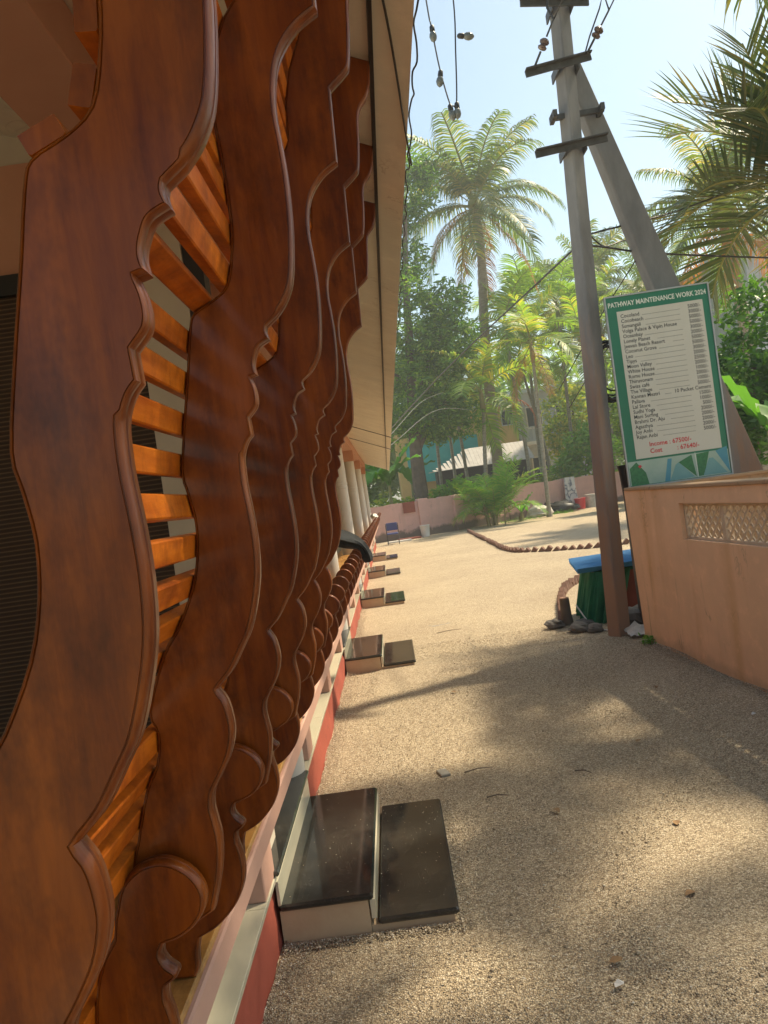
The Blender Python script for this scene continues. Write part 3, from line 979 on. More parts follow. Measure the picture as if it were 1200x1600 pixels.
arms = [((1.93, 7.50, 6.21), (2.60, 7.54, 6.15)), ((1.89, 7.50, 5.53), (2.55, 7.54, 5.63)), ((1.88, 7.50, 4.75), (2.60, 7.54, 4.83))]
for (p, q) in arms:
    a = ppart(MB().add(*bar(p, q, 0.02, 0.06)).add(*bar(Vector(p) + Vector((0, -.03, .03)), Vector(q) + Vector((0, -.03, .03)), 0.06, 0.012)), 'crossarm', M['ironpaint'])
    zc = (p[2] + q[2]) / 2
    c = pole_at(zc)
    MB().box(c.x - 0.105, c.x - 0.09, c.y - 0.14, c.y + 0.12, zc - 0.045, zc + 0.045).build('clamp', M['ironpaint'], a)
    MB().box(c.x + 0.095, c.x + 0.11, c.y - 0.14, c.y + 0.12, zc - 0.045, zc + 0.045).build('clamp', M['ironpaint'], a)
ppart(MB().add(*bar((2.10, 7.6, 5.12), (2.66, 7.72, 5.19), 0.04, 0.05)).box(2.11, 2.15, 7.52, 7.70, 5.10, 5.17).box(2.61, 2.65, 7.62, 7.80, 5.155, 5.22), 'brace_clamp', M['ironpaint'])


def shackle(p, q):
    """strain insulator with its iron strap between p (arm) and q (wire)"""
    p, q = Vector(p), Vector(q)
    d = q - p
    o = ppart(MB().tube([p, p + d * .35], 0.011, 6).tube([p + d * .65, q], 0.009, 6), 'strap', M['ironpaint'])
    c = p + d * .5
    rot = d.to_track_quat('Z', 'Y').to_matrix().to_4x4()
    me = MB().lathe([(0.018, -.05), (0.04, -.045), (0.045, -.03), (0.03, -.018), (0.028, -.006), (0.045, .008), (0.048, .022), (0.036, .04), (0.016, .05)], n=12).mesh('insulator', M['ceramic'], True)
    link('insulator', me, o, Matrix.Translation(c) @ rot)


shackle((1.97, 7.48, 5.56), (2.20, 7.4, 5.96))
shackle((2.50, 7.5, 5.64), (2.74, 7.42, 5.98))
shackle((2.00, 7.48, 6.22), (2.08, 7.42, 6.6))
shackle((2.56, 7.5, 6.18), (2.62, 7.42, 6.58))
ppart(MB().tube([(2.20, 7.4, 5.96), (2.16, 7.42, 6.08), (2.19, 7.45, 6.25), (2.24, 7.5, 6.4)], 0.012, 6), 'jumper_wire', M['wire'])
ppart(MB().tube([(2.74, 7.42, 5.98), (2.70, 7.4, 6.14), (2.66, 7.44, 6.02), (2.55, 7.5, 5.8), (2.47, 7.55, 5.6)], 0.008, 6), 'jumper_wire', M['wire'])


def wire(name, pts, r_, label, mat='wire', group='overhead wires'):
    sp_ = spline([tuple(p) for p in pts], 6) if len(pts) > 2 else [Vector(p) for p in pts]
    o = MB().tube(sp_, r_, 5).build(name, M[mat])
    return tag(o, label, 'wire', group)


wire('overhead_wire', [(2.74, 7.42, 5.98), (4.2, 5.2, 8.0), (6.5, 2.5, 9.5)], 0.007, 'wire running from the right insulator up out of the frame')
wire('overhead_wire', [(2.20, 7.45, 5.96), (2.9, 6.2, 6.9), (4.2, 4.0, 8.2)], 0.007, 'wire leaving the left insulator behind the pole top')
wire('overhead_wire', [(2.30, 7.72, 3.98), (4.0, 8.6, 4.45), (7.0, 10, 5.6), (12, 12, 7.4)], 0.010, 'upper thin wire crossing behind the brace towards the right palm')
wire('overhead_wire', [(2.30, 7.72, 3.93), (2.5, 7.78, 3.86), (4.2, 8.6, 3.78), (12, 12, 3.6)], 0.011, 'lower drooping wire crossing behind the brace at the right')
wire('overhead_wire', [(2.28, 7.72, 3.93), (1.2, 14, 3.7), (-0.1, 24, 3.35), (-0.4, 27.5, 3.1)], 0.011, 'thin service wire from the pole down to the far end of the roof')
wire('overhead_wire', [(0.16, 16.0, 2.72), (2.0, 24, 4.2), (5.0, 37, 5.2)], 0.007, 'pale slack wire from the eave to the areca palms', 'wiregrey')
wire('overhead_wire', [(0.17, 13.0, 2.70), (1.4, 22, 4.3), (3.2, 34, 6.0)], 0.006, 'upper pale wire from the eave into the dark tree', 'wiregrey')

wire('overhead_wire', [(2.34, 7.74, 4.02), (2.55, 7.9, 3.9), (2.85, 8.1, 3.98), (3.1, 8.3, 3.82)], 0.008, 'short slack wire looping between pole and brace')
wire('overhead_wire', [(2.86, 7.95, 3.72), (2.6, 8.6, 3.3), (2.3, 9.6, 2.7)], 0.006, 'thin wire slanting down to the left from the brace')
wire('overhead_wire', [(3.0, 8.0, 3.35), (2.7, 9.0, 2.95), (2.5, 10, 2.5)], 0.006, 'lowest thin wire slanting down from the brace above the sign')

# coil of black cable hanging on the pole behind the sign
coil = MB()
for i in range(9):
    pts = []
    rx_, rz_ = 0.16 + random.uniform(-.03, .02), 0.27 + random.uniform(-.05, .04)
    cx, cz, cy = 2.40 + random.uniform(-.02, .02), 2.62 + random.uniform(-.03, .03), 7.74 + i * 0.012
    for k in range(25):
        a = 2 * math.pi * k / 24
        pts.append((cx + rx_ * math.cos(a), cy, cz + rz_ * math.sin(a)))
    coil.tube(pts, 0.009, 5, False)
tag(coil.build('cable_coil', M['wire']), 'coil of black cable hanging between the pole and the sign', 'cable coil')

# ------------------------------------------------------------------ sign board
SGW, SGH = 1.0, 1.87
sign = empty('sign_board', (2.345, 7.50, 0), 0, 'green and white pathway maintenance notice board above the orange wall', 'sign board')
SB = 1.425
sign.rotation_euler = (0, 0, R(-3))
MB().box(0.012, SGW - 0.012, 0.004, 0.02, SB + 0.012, SB + SGH - 0.012).build('board', M['signgreen'], sign)
MB().box(0, 0.014, -0.008, 0.03, SB, SB + SGH).box(SGW - 0.014, SGW, -0.008, 0.03, SB, SB + SGH).box(0.0142, SGW - 0.0142, -0.008, 0.03, SB + SGH - 0.014, SB + SGH).box(0.0142, SGW - 0.0142, -0.008, 0.03, SB, SB + 0.014).build('frame', M['signframe'], sign)
for xx in (0.05, SGW - 0.09):
    MB().box(xx, xx + 0.04, 0.031, 0.07, -0.2, SB + SGH - 0.05).build('sign_post', M['signframe'], sign)
tz = lambda t: SB + SGH * (1 - t)      # t: 0 top .. 1 bottom
panel = MB().add([(0.105, 0.0015, tz(.855)), (0.925, 0.0015, tz(.855)), (0.925, 0.0015, tz(.083)), (0.105, 0.0015, tz(.083))], [(0, 1, 2, 3)])
pnl = MB().box(0.105, 0.925, 0.0005, 0.0038, tz(.855), tz(.083)).build('white_panel', M['signwhite'], sign)


def text(body, x, z, size, mat, parent, align='LEFT', off=0.0, y=-0.0012, xs_=1.0, name='lettering'):
    cu = bpy.data.curves.new('t', 'FONT')
    cu.body = body
    cu.size = size
    cu.align_x = align
    cu.offset = off
    cu.resolution_u = 2
    ob = bpy.data.objects.new('t', cu)
    C.objects.link(ob)
    bpy.context.view_layer.update()
    me = bpy.data.meshes.new_from_object(ob)
    C.objects.unlink(ob)
    bpy.data.objects.remove(ob)
    me.materials.clear()
    me.materials.append(M[mat])
    o = link(name, me, parent, Matrix.Translation((x, y, z)) @ Matrix.Rotation(R(90), 4, 'X') @ Matrix.Diagonal((xs_, 1, 1, 1)))
    return o


text('PATHWAY MAINTENANCE WORK 2024', 0.5, tz(.058), 0.066, 'inkwhite', sign, 'CENTER', 0.0016, 0.0028, 0.80)
rows = [('Cocoland', '5000/-'), ('Cocobeach', '3000/-'), ('Sumangali', '5000/-'), ('Volga Palace & Vipin House', '5000/-'), ('Oceanbay', '3000/-'),
        ('Lonely Planet', '2000/-'), ('Jeevan Beach Resort', '5000/-'), ('Coconut Grove', '5000/-'), ('Leo', '3000/-'), ('Tipys', '2000/-'),
        ('Moon Valley', '2500/-'), ('White House', '2000/-'), ('Romu House', '1000/-'), ('Thiruvonam', '2000/-'), ('Swiss caf\u00e9', '1000/-'),
        ('The Village', '5000/-'), ('Kannan Mestri', None), ('Pallava', '1500/-'), ('Lal Store', '1000/-'), ('Sudhi Yoga', '500/-'),
        ('Mani Surfing', '2000/-'), ('Brahmi Dr. Aju', '2000/-'), ('Agasthya', '2000/-'), ('Joy Anbi', '2000/-'), ('Rajan Anbi', '5000/-')]
t = 0.118
for (nm, pr) in rows:
    wname = len(nm) * 0.0235
    text(nm, 0.135, tz(t), 0.051, 'ink', sign, 'LEFT', 0.0005, -0.0006, 0.92)
    if pr:
        text(pr, 0.90, tz(t), 0.051, 'ink', sign, 'RIGHT', 0.0005, -0.0006, 0.92)
        x0, x1 = 0.135 + wname + 0.02, 0.70
    else:
        text('10 Packet Cement', 0.90, tz(t), 0.051, 'ink', sign, 'RIGHT', 0.0005, -0.0006, 0.92)
        x0, x1 = 0.135 + wname + 0.02, 0.52
    d = MB()
    x = x0
    while x < x1:
        d.add([(x, -0.0006, tz(t)), (x + .005, -0.0006, tz(t)), (x + .005, -0.0006, tz(t) + .005), (x, -0.0006, tz(t) + .005)], [(0, 1, 2, 3)])
        x += 0.0105
    if d.v: d.build('dotted_line', M['ink'], sign)
    t += 0.0264
text('Income : 67500/-', 0.245, tz(.797), 0.062, 'inkred', sign, 'LEFT', 0.0013, -0.0006, 0.95)
text('Cost', 0.245, tz(.833), 0.062, 'inkred', sign, 'LEFT', 0.0013, -0.0006, 0.95)
text(': 67640/-', 0.505, tz(.833), 0.062, 'inkred', sign, 'LEFT', 0.0013, -0.0006, 0.95)


def pic(poly, mat, y=0.003):
    v = [(x, y, tz(t_)) for x, t_ in poly]
    a = sum(v[i][0] * v[(i + 1) % len(v)][2] - v[(i + 1) % len(v)][0] * v[i][2] for i in range(len(v)))
    f = tuple(range(len(v)))
    return MB().add(v, [f if a > 0 else f[::-1]]).build('printed_picture', M[mat], sign)


pic([(0.02, .865), (0.98, .865), (0.98, .99), (0.02, .99)], 'pic_sky', 0.0032)
pic([(0.03, .90), (0.10, .87), (0.18, .93), (0.20, .99), (0.03, .99)], 'pic_green', 0.0026)
pic([(0.40, .875), (0.44, .875), (0.40, .99), (0.35, .99)], 'pic_blue', 0.0026)
pic([(0.47, .91), (0.50, .90), (0.64, .985), (0.40, .99)], 'pic_path', 0.0022)
pic([(0.50, .90), (0.63, .87), (0.655, .985)], 'pic_green', 0.0018)
pic([(0.675, .87), (0.80, .865), (0.73, .985), (0.675, .985)], 'pic_green', 0.0026)
pic([(0.79, .90), (0.83, .90), (0.95, .985), (0.72, .985)], 'pic_path', 0.0022)
pic([(0.86, .867), (0.97, .85), (0.975, .985)], 'pic_blue', 0.0018)
pic([(0.662, .862), (0.668, .862), (0.674, .99), (0.668, .99)], 'inkwhite', 0.0012)
pic([(0.11, .893), (0.13, .885), (0.15, .893), (0.13, .905)], 'inkred', 0.0016)

# ------------------------------------------------------------------ far boundary wall
fw = empty('far_wall', (2.8, 31.3, 0), 0, 'low stained pink compound wall across the far end of the yard', 'wall')
FW = [(-4.0, 29.1), (1.35, 30.75), (2.8, 31.35), (5.3, 33.4), (8.2, 35.3), (12, 37.6), (18, 40.6)]
FI = Matrix.Translation((-2.8, -31.3, 0))
for i in range(len(FW) - 1):
    p, q = Vector((*FW[i], 0)), Vector((*FW[i + 1], 0))
    L = (q - p).length
    a = math.atan2(q.y - p.y, q.x - p.x)
    h = 1.42 + 0.03 * math.sin(i * 2.3)
    mm = FI @ Matrix.Translation(p) @ Matrix.Rotation(a, 4, 'Z')
    # ragged hand-plastered top edge
    n = 14
    vs_, fs = [], []
    for k in range(n + 1):
        x = L * k / n
        z = h + random.uniform(-.018, .018)
        vs_ += [(x, 0, -0.05), (x, 0, z), (x, 0.16, z), (x, 0.16, -0.05)]
    for k in range(n):
        b = k * 4
        fs += [(b, b + 4, b + 5, b + 1), (b + 1, b + 5, b + 6, b + 2), (b + 2, b + 6, b + 7, b + 3)]
    o = MB().add(vs_, fs).build('wall_panel', M['farwall'], fw)
    o.matrix_local = mm
    o = MB().box(-0.22, 0.22, -0.06, 0.2, -0.05, h + 0.05, 0.01).build('pier', M['farwall'], fw)
    o.matrix_local = mm
p = Vector((0.85, 30.53, 0))
o = MB().box(0, 0.5, 0, 0.02, 1.0, 1.43).build('rust_panel', M['redboard'], fw)
o.matrix_local = FI @ Matrix.Translation((0.55, 30.44, 0)) @ Matrix.Rotation(math.atan2(1.65, 5.35), 4, 'Z')

# ------------------------------------------------------------------ brick edging
def edging(name, pts, n, label):
    sp_ = spline(pts, 8)
    e = empty(name, (pts[0][0], pts[0][1], 0), 0, label, 'brick edging', 'tilted brick edgings on the gravel')
    bm_ = MB().box(-0.095, 0.095, -0.04, 0.04, -0.05, 0.05, 0.006).mesh('brick', M['brick'])
    Ls = [0]
    for i in range(1, len(sp_)): Ls.append(Ls[-1] + (sp_[i] - sp_[i - 1]).length)
    for k in range(n):
        d = Ls[-1] * k / max(1, n - 1)
        i = max(1, next((j for j, L in enumerate(Ls) if L >= d), len(Ls) - 1))
        t_ = (d - Ls[i - 1]) / (Ls[i] - Ls[i - 1])
        c = sp_[i - 1].lerp(sp_[i], t_)
        tg = sp_[i] - sp_[i - 1]
        a = math.atan2(tg.y, tg.x) + random.uniform(-.1, .1)
        if random.random() < 0.05: continue
        mw = Matrix.Translation((c.x - pts[0][0], c.y - pts[0][1], 0.02 + random.uniform(-.02, .012))) @ Matrix.Rotation(a, 4, 'Z') @ Matrix.Rotation(R(-45 + random.uniform(-8, 8)), 4, 'Y')
        link('brick', bm_, e, mw)


edging('brick_edging', [(2.85, 29.3), (2.78, 25.8), (2.73, 22), (2.68, 19.2), (2.84, 17.9), (3.3, 17.3), (4.3, 16.4), (5.4, 16.4), (7.5, 17.5)], 88, 'long curved row of tilted red bricks across the middle of the yard')
edging('brick_edging', [(3.25, 12.1), (2.75, 11.7), (2.35, 11.0), (2.08, 10.1), (1.9, 9.3), (1.78, 8.75)], 26, 'short curved row of tilted bricks leading to the stump by the pole')

# ------------------------------------------------------------------ small stall covered with green cloth and blue sheet
box = empty('covered_crate', (2.1, 8.35, 0), 0, 'low red crate draped in green cloth beside the utility pole', 'crate')
MB().box(0.12, 0.95, 0.1, 0.75, 0, 0.52, 0.005).build('crate_body', M['redboard'], box)
# cloth drapes: wavy skirt on the left and front
vs_, fs = [], []
path = [(0.02, 0.85), (-0.02, 0.4), (-0.06, 0.02), (0.1, -0.03), (0.24, 0.0), (0.36, 0.04)]
sp_ = spline(path, 10)
for i, p in enumerate(sp_):
    for k in range(7):
        t_ = k / 6
        fl = 0.035 * math.sin(i * 1.15) * t_ + 0.012 * math.sin(i * 2.9)
        d = Vector((-0.10, -0.09)) * t_ * (1 if i < 45 else .6)
        x = p.x + d.x + fl * 0.8 + (0.06 * (1 - t_))
        y = p.y + d.y + fl
        z = 0.55 - 0.55 * t_ * (0.98 if i < 36 else 0.98 - 0.5 * (i - 36) / 16)
        vs_.append((x, y, max(z, 0.005)))
for i in range(len(sp_) - 1):
    for k in range(6):
        fs.append((i * 7 + k, i * 7 + k + 1, i * 7 + 8 + k, i * 7 + 7 + k))
MB().add(vs_, fs).build('cloth', M['greencloth'], box, True)
MB().box(0.05, 0.95, 0.03, 0.8, 0.522, 0.55, 0.01).build('cloth_top', M['greencloth'], box)
sheet = MB()
vs_, fs = [], []
for i in range(33):
    for k in range(2):
        y = -0.08 + 0.8 * i / 32
        x = -0.16 + 1.2 * k
        vs_.append((x, y, 0.028 * math.cos(i * math.pi / 2.0) + 0.01 * k))
for i in range(32):
    fs.append((i * 2, i * 2 + 1, i * 2 + 3, i * 2 + 2))
top = [(x, y, z + 0.004) for x, y, z in vs_]
o = MB().add(vs_, [f[::-1] for f in fs]).add(top, fs).build('roof_sheet', M['blue'], None, True)
o.location = (2.1, 8.4, 0.585)
o.rotation_euler = (R(3), R(-1), R(-7))
tag(o, 'blue corrugated sheet lying on the green draped crate', 'roof sheet')

# stump and stones at the end of the edging
st = empty('tree_stump', (1.78, 8.5, 0), 0, 'short cut wooden stump with a pale top at the end of the brick row', 'stump')
MB().lathe([(0.075, -0.02), (0.06, 0.1), (0.055, 0.25), (0.052, 0.29)], n=12).build('stump_body', M['bark'], st, True)
MB().lathe([(0.05, 0.2905), (0.045, 0.30)], n=12).build('cut_top', plain('cut_wood', (0.45, 0.25, 0.15), (0.36, 0.19, 0.11), 0.8, 20), st)


def rock(x, y, r_, label, flat=0.6, mat='stone'):
    import mathutils
    vs_, fs = [], []
    nu, nv = 10, 7
    off = random.random() * 50
    for j in range(nv + 1):
        th = math.pi * j / nv
        for i in range(nu):
            ph = 2 * math.pi * i / nu
            d = Vector((math.sin(th) * math.cos(ph), math.sin(th) * math.sin(ph), math.cos(th)))
            k = 1 + 0.35 * mathutils.noise.noise(d * 1.7 + Vector((off, 0, 0)))
            vs_.append((d.x * r_ * k, d.y * r_ * k, d.z * r_ * k * flat + r_ * flat * .6))
    for j in range(nv):
        for i in range(nu):
            i2 = (i + 1) % nu
            fs.append((j * nu + i, (j + 1) * nu + i, (j + 1) * nu + i2, j * nu + i2))
    o = MB().add(vs_, fs).build('stone', M[mat], None, False, (x, y, 0))
    o.rotation_euler = (0, 0, random.random() * 6)
    return tag(o, label, 'stone', 'stones around the stump and pole')


rock(1.62, 8.4, 0.10, 'dark blocky stone left of the stump')
rock(1.90, 8.25, 0.12, 'flat stone right behind the stump', 0.4)
rock(1.80, 8.02, 0.11, 'rounded stone in front of the stump')
rock(1.93, 7.9, 0.09, 'small stone nearest the pole base among the stump stones')
rock(2.30, 7.78, 0.16, 'mossy stone heap piece between pole and orange wall', 0.9)
rock(2.42, 8.0, 0.15, 'dark stone behind the pole by the red crate', 0.8)
# crumpled plastic sheet at the pole foot
vs_, fs = [], []
for i in range(9):
    for k in range(9):
        vs_.append((0.03 * i, 0.03 * k, 0.03 + 0.09 * (k / 8) * (1 - abs(i - 4) / 5) + random.uniform(-.012, .018)))
for i in range(8):
    for k in range(8):
        fs.append((i * 9 + k, i * 9 + 9 + k, i * 9 + 10 + k, i * 9 + k + 1))
o = MB().add(vs_, fs).build('plastic_sheet', M['sack'], None, True, (2.12, 7.32, 0.0))
tag(o, 'crumpled pale plastic sheet at the foot of the utility pole', 'plastic sheet')
o = MB().tube(spline([(1.90, 8.5, 0.2), (1.95, 8.2, 0.04), (2.0, 7.9, 0.015), (2.1, 7.75, 0.02)], 5), 0.008, 5).build('rope', M['white'])
tag(o, 'thin white rope running from the stump to the pole', 'rope')

# ------------------------------------------------------------------ things along the far wall
b = empty('paint_bucket', (1.27, 29.9, 0), 0, 'white plastic bucket standing by the far pink wall', 'bucket')
MB().lathe([(0.15, 0), (0.17, 0.2), (0.19, 0.42), (0.2, 0.43), (0.2, 0.46), (0.18, 0.46), (0.16, 0.1)], n=16).build('bucket_body', M['white'], b, True)
MB().tube([(-0.195 * math.cos(a), 0.02, 0.44 - 0.16 * math.sin(a)) for a in np.linspace(0, math.pi, 9)], 0.008, 5).build('handle', M['ironpaint'], b)
c = empty('metal_stand', (0.0, 27.9, 0), 0, 'folding metal stand with a blue seat leaning at the house corner', 'folding chair')
for s_ in (-.2, .2):
    MB().tube([(s_, -0.25, 0), (s_ * 1.1, 0.25, 0.75)], 0.015, 6).build('leg', M['ironpaint'], c)
    MB().tube([(s_, 0.3, 0), (s_ * 1.1, -0.15, 0.7)], 0.015, 6).build('leg', M['ironpaint'], c)
MB().box(-0.2, 0.2, -0.2, 0.2, 0.36, 0.42, 0.015).build('seat', M['bluebox'], c)
MB().box(-0.2, 0.2, 0.2, 0.23, 0.5, 0.78, 0.01).build('backrest', M['bluebox'], c)
for i, (x, y, mt, lb) in enumerate([(0.62, 29.55, 'redboard', 'red brown plank lying at the foot of the far wall'), (0.22, 28.6, 'white', 'pale plank lying by the folding chair')]):
    o = MB().box(-0.45, 0.45, -0.1, 0.1, 0, 0.07, 0.01).build('plank', M[mt], None, False, (x, y, 0.0))
    o.rotation_euler = (0, 0, R(8)); tag(o, lb, 'plank')


def sack(name, x, y, sx, sy, sz, mt, lb, ct):
    import mathutils
    vs_, fs = [], []
    nu, nv = 14, 9
    off = random.random() * 40
    for j in range(nv + 1):
        th = math.pi * j / nv
        for i in range(nu):
            ph = 2 * math.pi * i / nu
            d = Vector((math.sin(th) * math.cos(ph), math.sin(th) * math.sin(ph), math.cos(th)))
            k = 1 + 0.5 * mathutils.noise.noise(d * 2.2 + Vector((off, 0, 0)))
            vs_.append((d.x * sx * k, d.y * sy * k, max(0, d.z * sz * k + sz * .6)))
    for j in range(nv):
        for i in range(nu):
            i2 = (i + 1) % nu
            fs.append((j * nu + i, (j + 1) * nu + i, (j + 1) * nu + i2, j * nu + i2))
    return tag(MB().add(vs_, fs).build(name, M[mt], None, True, (x, y, 0)), lb, ct)


sack('sack', 6.35, 33.0, 0.55, 0.35, 0.3, 'sack', 'crumpled white sack lying by the far wall', 'sack')
sack('tarpaulin', 7.5, 33.9, 0.75, 0.4, 0.32, 'black', 'folded black tarpaulin heaped behind the slender palm', 'tarpaulin')
sack('tarpaulin', 7.05, 34.1, 0.4, 0.3, 0.3, 'black', 'smaller dark tarpaulin bundle beside the white sack', 'tarpaulin')
b = empty('red_pail', (8.55, 34.6, 0), 0, 'red pail standing below the hanging banner', 'pail')
MB().lathe([(0.2, 0), (0.25, 0.45), (0.27, 0.46), (0.26, 0.5), (0.2, 0.48)], n=14).build('pail_body', M['inkred'], b, True)
MB().lathe([(0.2, 0.482), (0.05, 0.5)], n=14).build('pail_lid', M['white'], b, True)
b = empty('pale_pail', (9.1, 34.9, 0), 0, 'pale drum standing right of the red pail', 'pail')
MB().lathe([(0.22, 0), (0.24, 0.55), (0.26, 0.56), (0.25, 0.6), (0.2, 0.6)], n=14).build('pail_body', M['sack'], b, True)
vs_, fs = [], []
for i in range(9):
    for k in range(11):
        vs_.append((0.09 * i, 0.03 * math.sin(i * 1.3 + k * .5) + 0.01 * k * .3, 0.1 + 0.14 * k))
for i in range(8):
    for k in range(10):
        fs.append((i * 11 + k, i * 11 + 11 + k, i * 11 + 12 + k, i * 11 + k + 1))
m, nt, out = nodes('banner_print')
v = coords(nt, (1, 1, 1))
col = ramp(nt, noise(nt, v, 3.2, 2, 0.4), [(0.42, (0.62, 0.62, 0.62)), (0.5, (0.5, 0.52, 0.55)), (0.56, (0.05, 0.08, 0.16)), (0.64, (0.6, 0.6, 0.6))]).outputs[0]
pbsdf(nt, out, col, 0.5)
o = MB().add(vs_, fs).add([(x, y + .006, z) for x, y, z in vs_], [f[::-1] for f in fs]).build('banner', m, None, True, (8.0, 34.75, 0))
o.rotation_euler = (0, 0, R(33))
tag(o, 'white printed banner sheet draped over the far wall', 'banner')
b = empty('black_bin', (2.39, 7.66, 0), 0, 'black plastic tub resting behind the sign corner', 'tub')
MB().lathe([(0.06, 1.30), (0.075, 1.6), (0.085, 1.64), (0.085, 1.66), (0.07, 1.65)], n=14).build('tub_body', M['black'], b, True)
MB().box(-0.05, 0.05, -0.05, 0.05, 0, 1.30).build('tub_post', M['ironpaint'], b)
# ------------------------------------------------------------------ dark umbrella thrown over the seat back
vs_, fs = [], []
path = spline([(-.60, 1.36), (-.48, 1.345), (-.38, 1.305), (-.31, 1.27), (-.27, 1.22), (-.258, 1.18), (-.25, 1.14), (-.247, 1.10)], 4)
nu = 12
for i, p in enumerate(path):
    t_ = i / (len(path) - 1)
    r_ = 0.085 * (1 - 0.6 * t_) + 0.010 + 0.012 * math.sin(t_ * 9)
    for k in range(nu):
        a = 2 * math.pi * k / nu
        rr = r_ * (1 + 0.34 * math.cos(4 * a + t_ * 2.2) + 0.14 * math.cos(2 * a + 1 + t_ * 5))
        tgn = (path[min(i + 1, len(path) - 1)] - path[max(i - 1, 0)]).normalized()
        nn = Vector((-tgn.y, tgn.x))
        vs_.append((p.x + nn.x * rr * .6 * math.sin(a), 6.85 + rr * 1.2 * math.cos(a), p.y + nn.y * rr * .6 * math.sin(a) + 0.02))
for i in range(len(path) - 1):
    for k in range(nu):
        j = (k + 1) % nu
        fs.append((i * nu + k, i * nu + j, i * nu + nu + j, i * nu + nu + k))
fs.append(tuple(range(nu))); fs.append(tuple(range(len(path) * nu - 1, len(path) * nu - nu - 1, -1)))
um = empty('umbrella', (-.3, 6.85, 1.25), 0, 'dark folded umbrella hanging over the wooden seat back', 'umbrella')
o = MB().add(vs_, fs).build('canopy', M['blackcloth'], um, True); o.matrix_local = Matrix.Translation((.3, -6.85, -1.25))
o = MB().tube([(-.72, 6.84, 1.40), (-.60, 6.85, 1.375)], 0.012, 8).build('handle', M['black'], um); o.matrix_local = Matrix.Translation((.3, -6.85, -1.25))
# white cloth far on the rail
sack('towel', -0.42, 20.2, 0.1, 0.35, 0.08, 'white', 'white cloth bundle lying on the far seat back', 'cloth').location.z = 1.2

# ------------------------------------------------------------------ string lights and eave wires
sl = empty('string_lights', (0.9, 6.0, 6.6), 0, 'string of unlit bulbs hanging in a loop beside the eave', 'string lights')
p1 = [(0.80, 6.0, 6.6), (0.83, 6.0, 5.4), (0.84, 6.0, 5.23), (0.86, 6.0, 4.90), (0.90, 6.0, 4.62), (0.925, 6.0, 4.595), (0.955, 6.0, 4.62), (1.0, 6.0, 5.0), (1.04, 6.0, 5.45), (1.06, 6.0, 6.6)]
LI = Matrix.Translation((-0.9, -6.0, -6.6))
o = MB().tube(spline(p1, 5), 0.006, 5).build('cord', M['wire'], sl); o.matrix_local = LI
bl = MB().lathe([(0.006, -0.12), (0.022, -0.105), (0.03, -0.08), (0.026, -0.055), (0.016, -0.04)], n=10).mesh('bulb', M['bulb'], True)
hd = MB().lathe([(0.018, -0.04), (0.021, -0.035), (0.019, 0.0), (0.008, 0.012)], n=10).mesh('socket', M['black'], True)
for (x, z, tl) in ((0.845, 5.22, 0), (0.865, 4.87, 12), (0.90, 4.60, -6), (0.955, 4.61, 4), (1.04, 5.12, -80)):
    s_ = link('socket', hd, sl, LI @ Matrix.Translation((x, 6.0, z)) @ Matrix.Rotation(R(tl), 4, 'Y'))
    link('bulb', bl, s_)
wire('overhead_wire', [(-2.3, 4.4, 4.6), (0.9, 6.0, 6.62), (2.43, 7.68, 8.0)], 0.008, 'support wire from the roof to the pole top above the frame')
# twisted cable dangling along the eave tip
pts = []
for i in range(60):
    y = 1.55 + i * 0.055
    pts.append((0.207 + 0.005 * math.sin(i * 1.7), y, 2.672 + 0.010 * math.sin(i * 0.8) + 0.006 * math.sin(i * 2.3)))
tag(MB().tube(spline(pts, 3), 0.0024, 5).build('eave_cable', M['wire']), 'tangled thin cable tacked along the edge of the eave', 'cable')
tag(MB().tube(spline([(0.11, 1.45, 2.70), (0.15, 1.75, 2.685), (0.19, 2.15, 2.66), (0.212, 2.35, 2.645)], 4), 0.003, 5).build('eave_cable', M['wire']), 'thin cable crossing the near underside of the eave', 'cable')
for y_ in (12.5, 15.5):
    tag(MB().tube([(-0.6, y_, 2.98), (0.2, y_ + .2, 2.65)], 0.006, 5).build('soffit_cable', M['wire']), 'thin dark cable crossing the far soffit, ' + ('the nearer of two' if y_ < 13 else 'the farther of two'), 'cable')

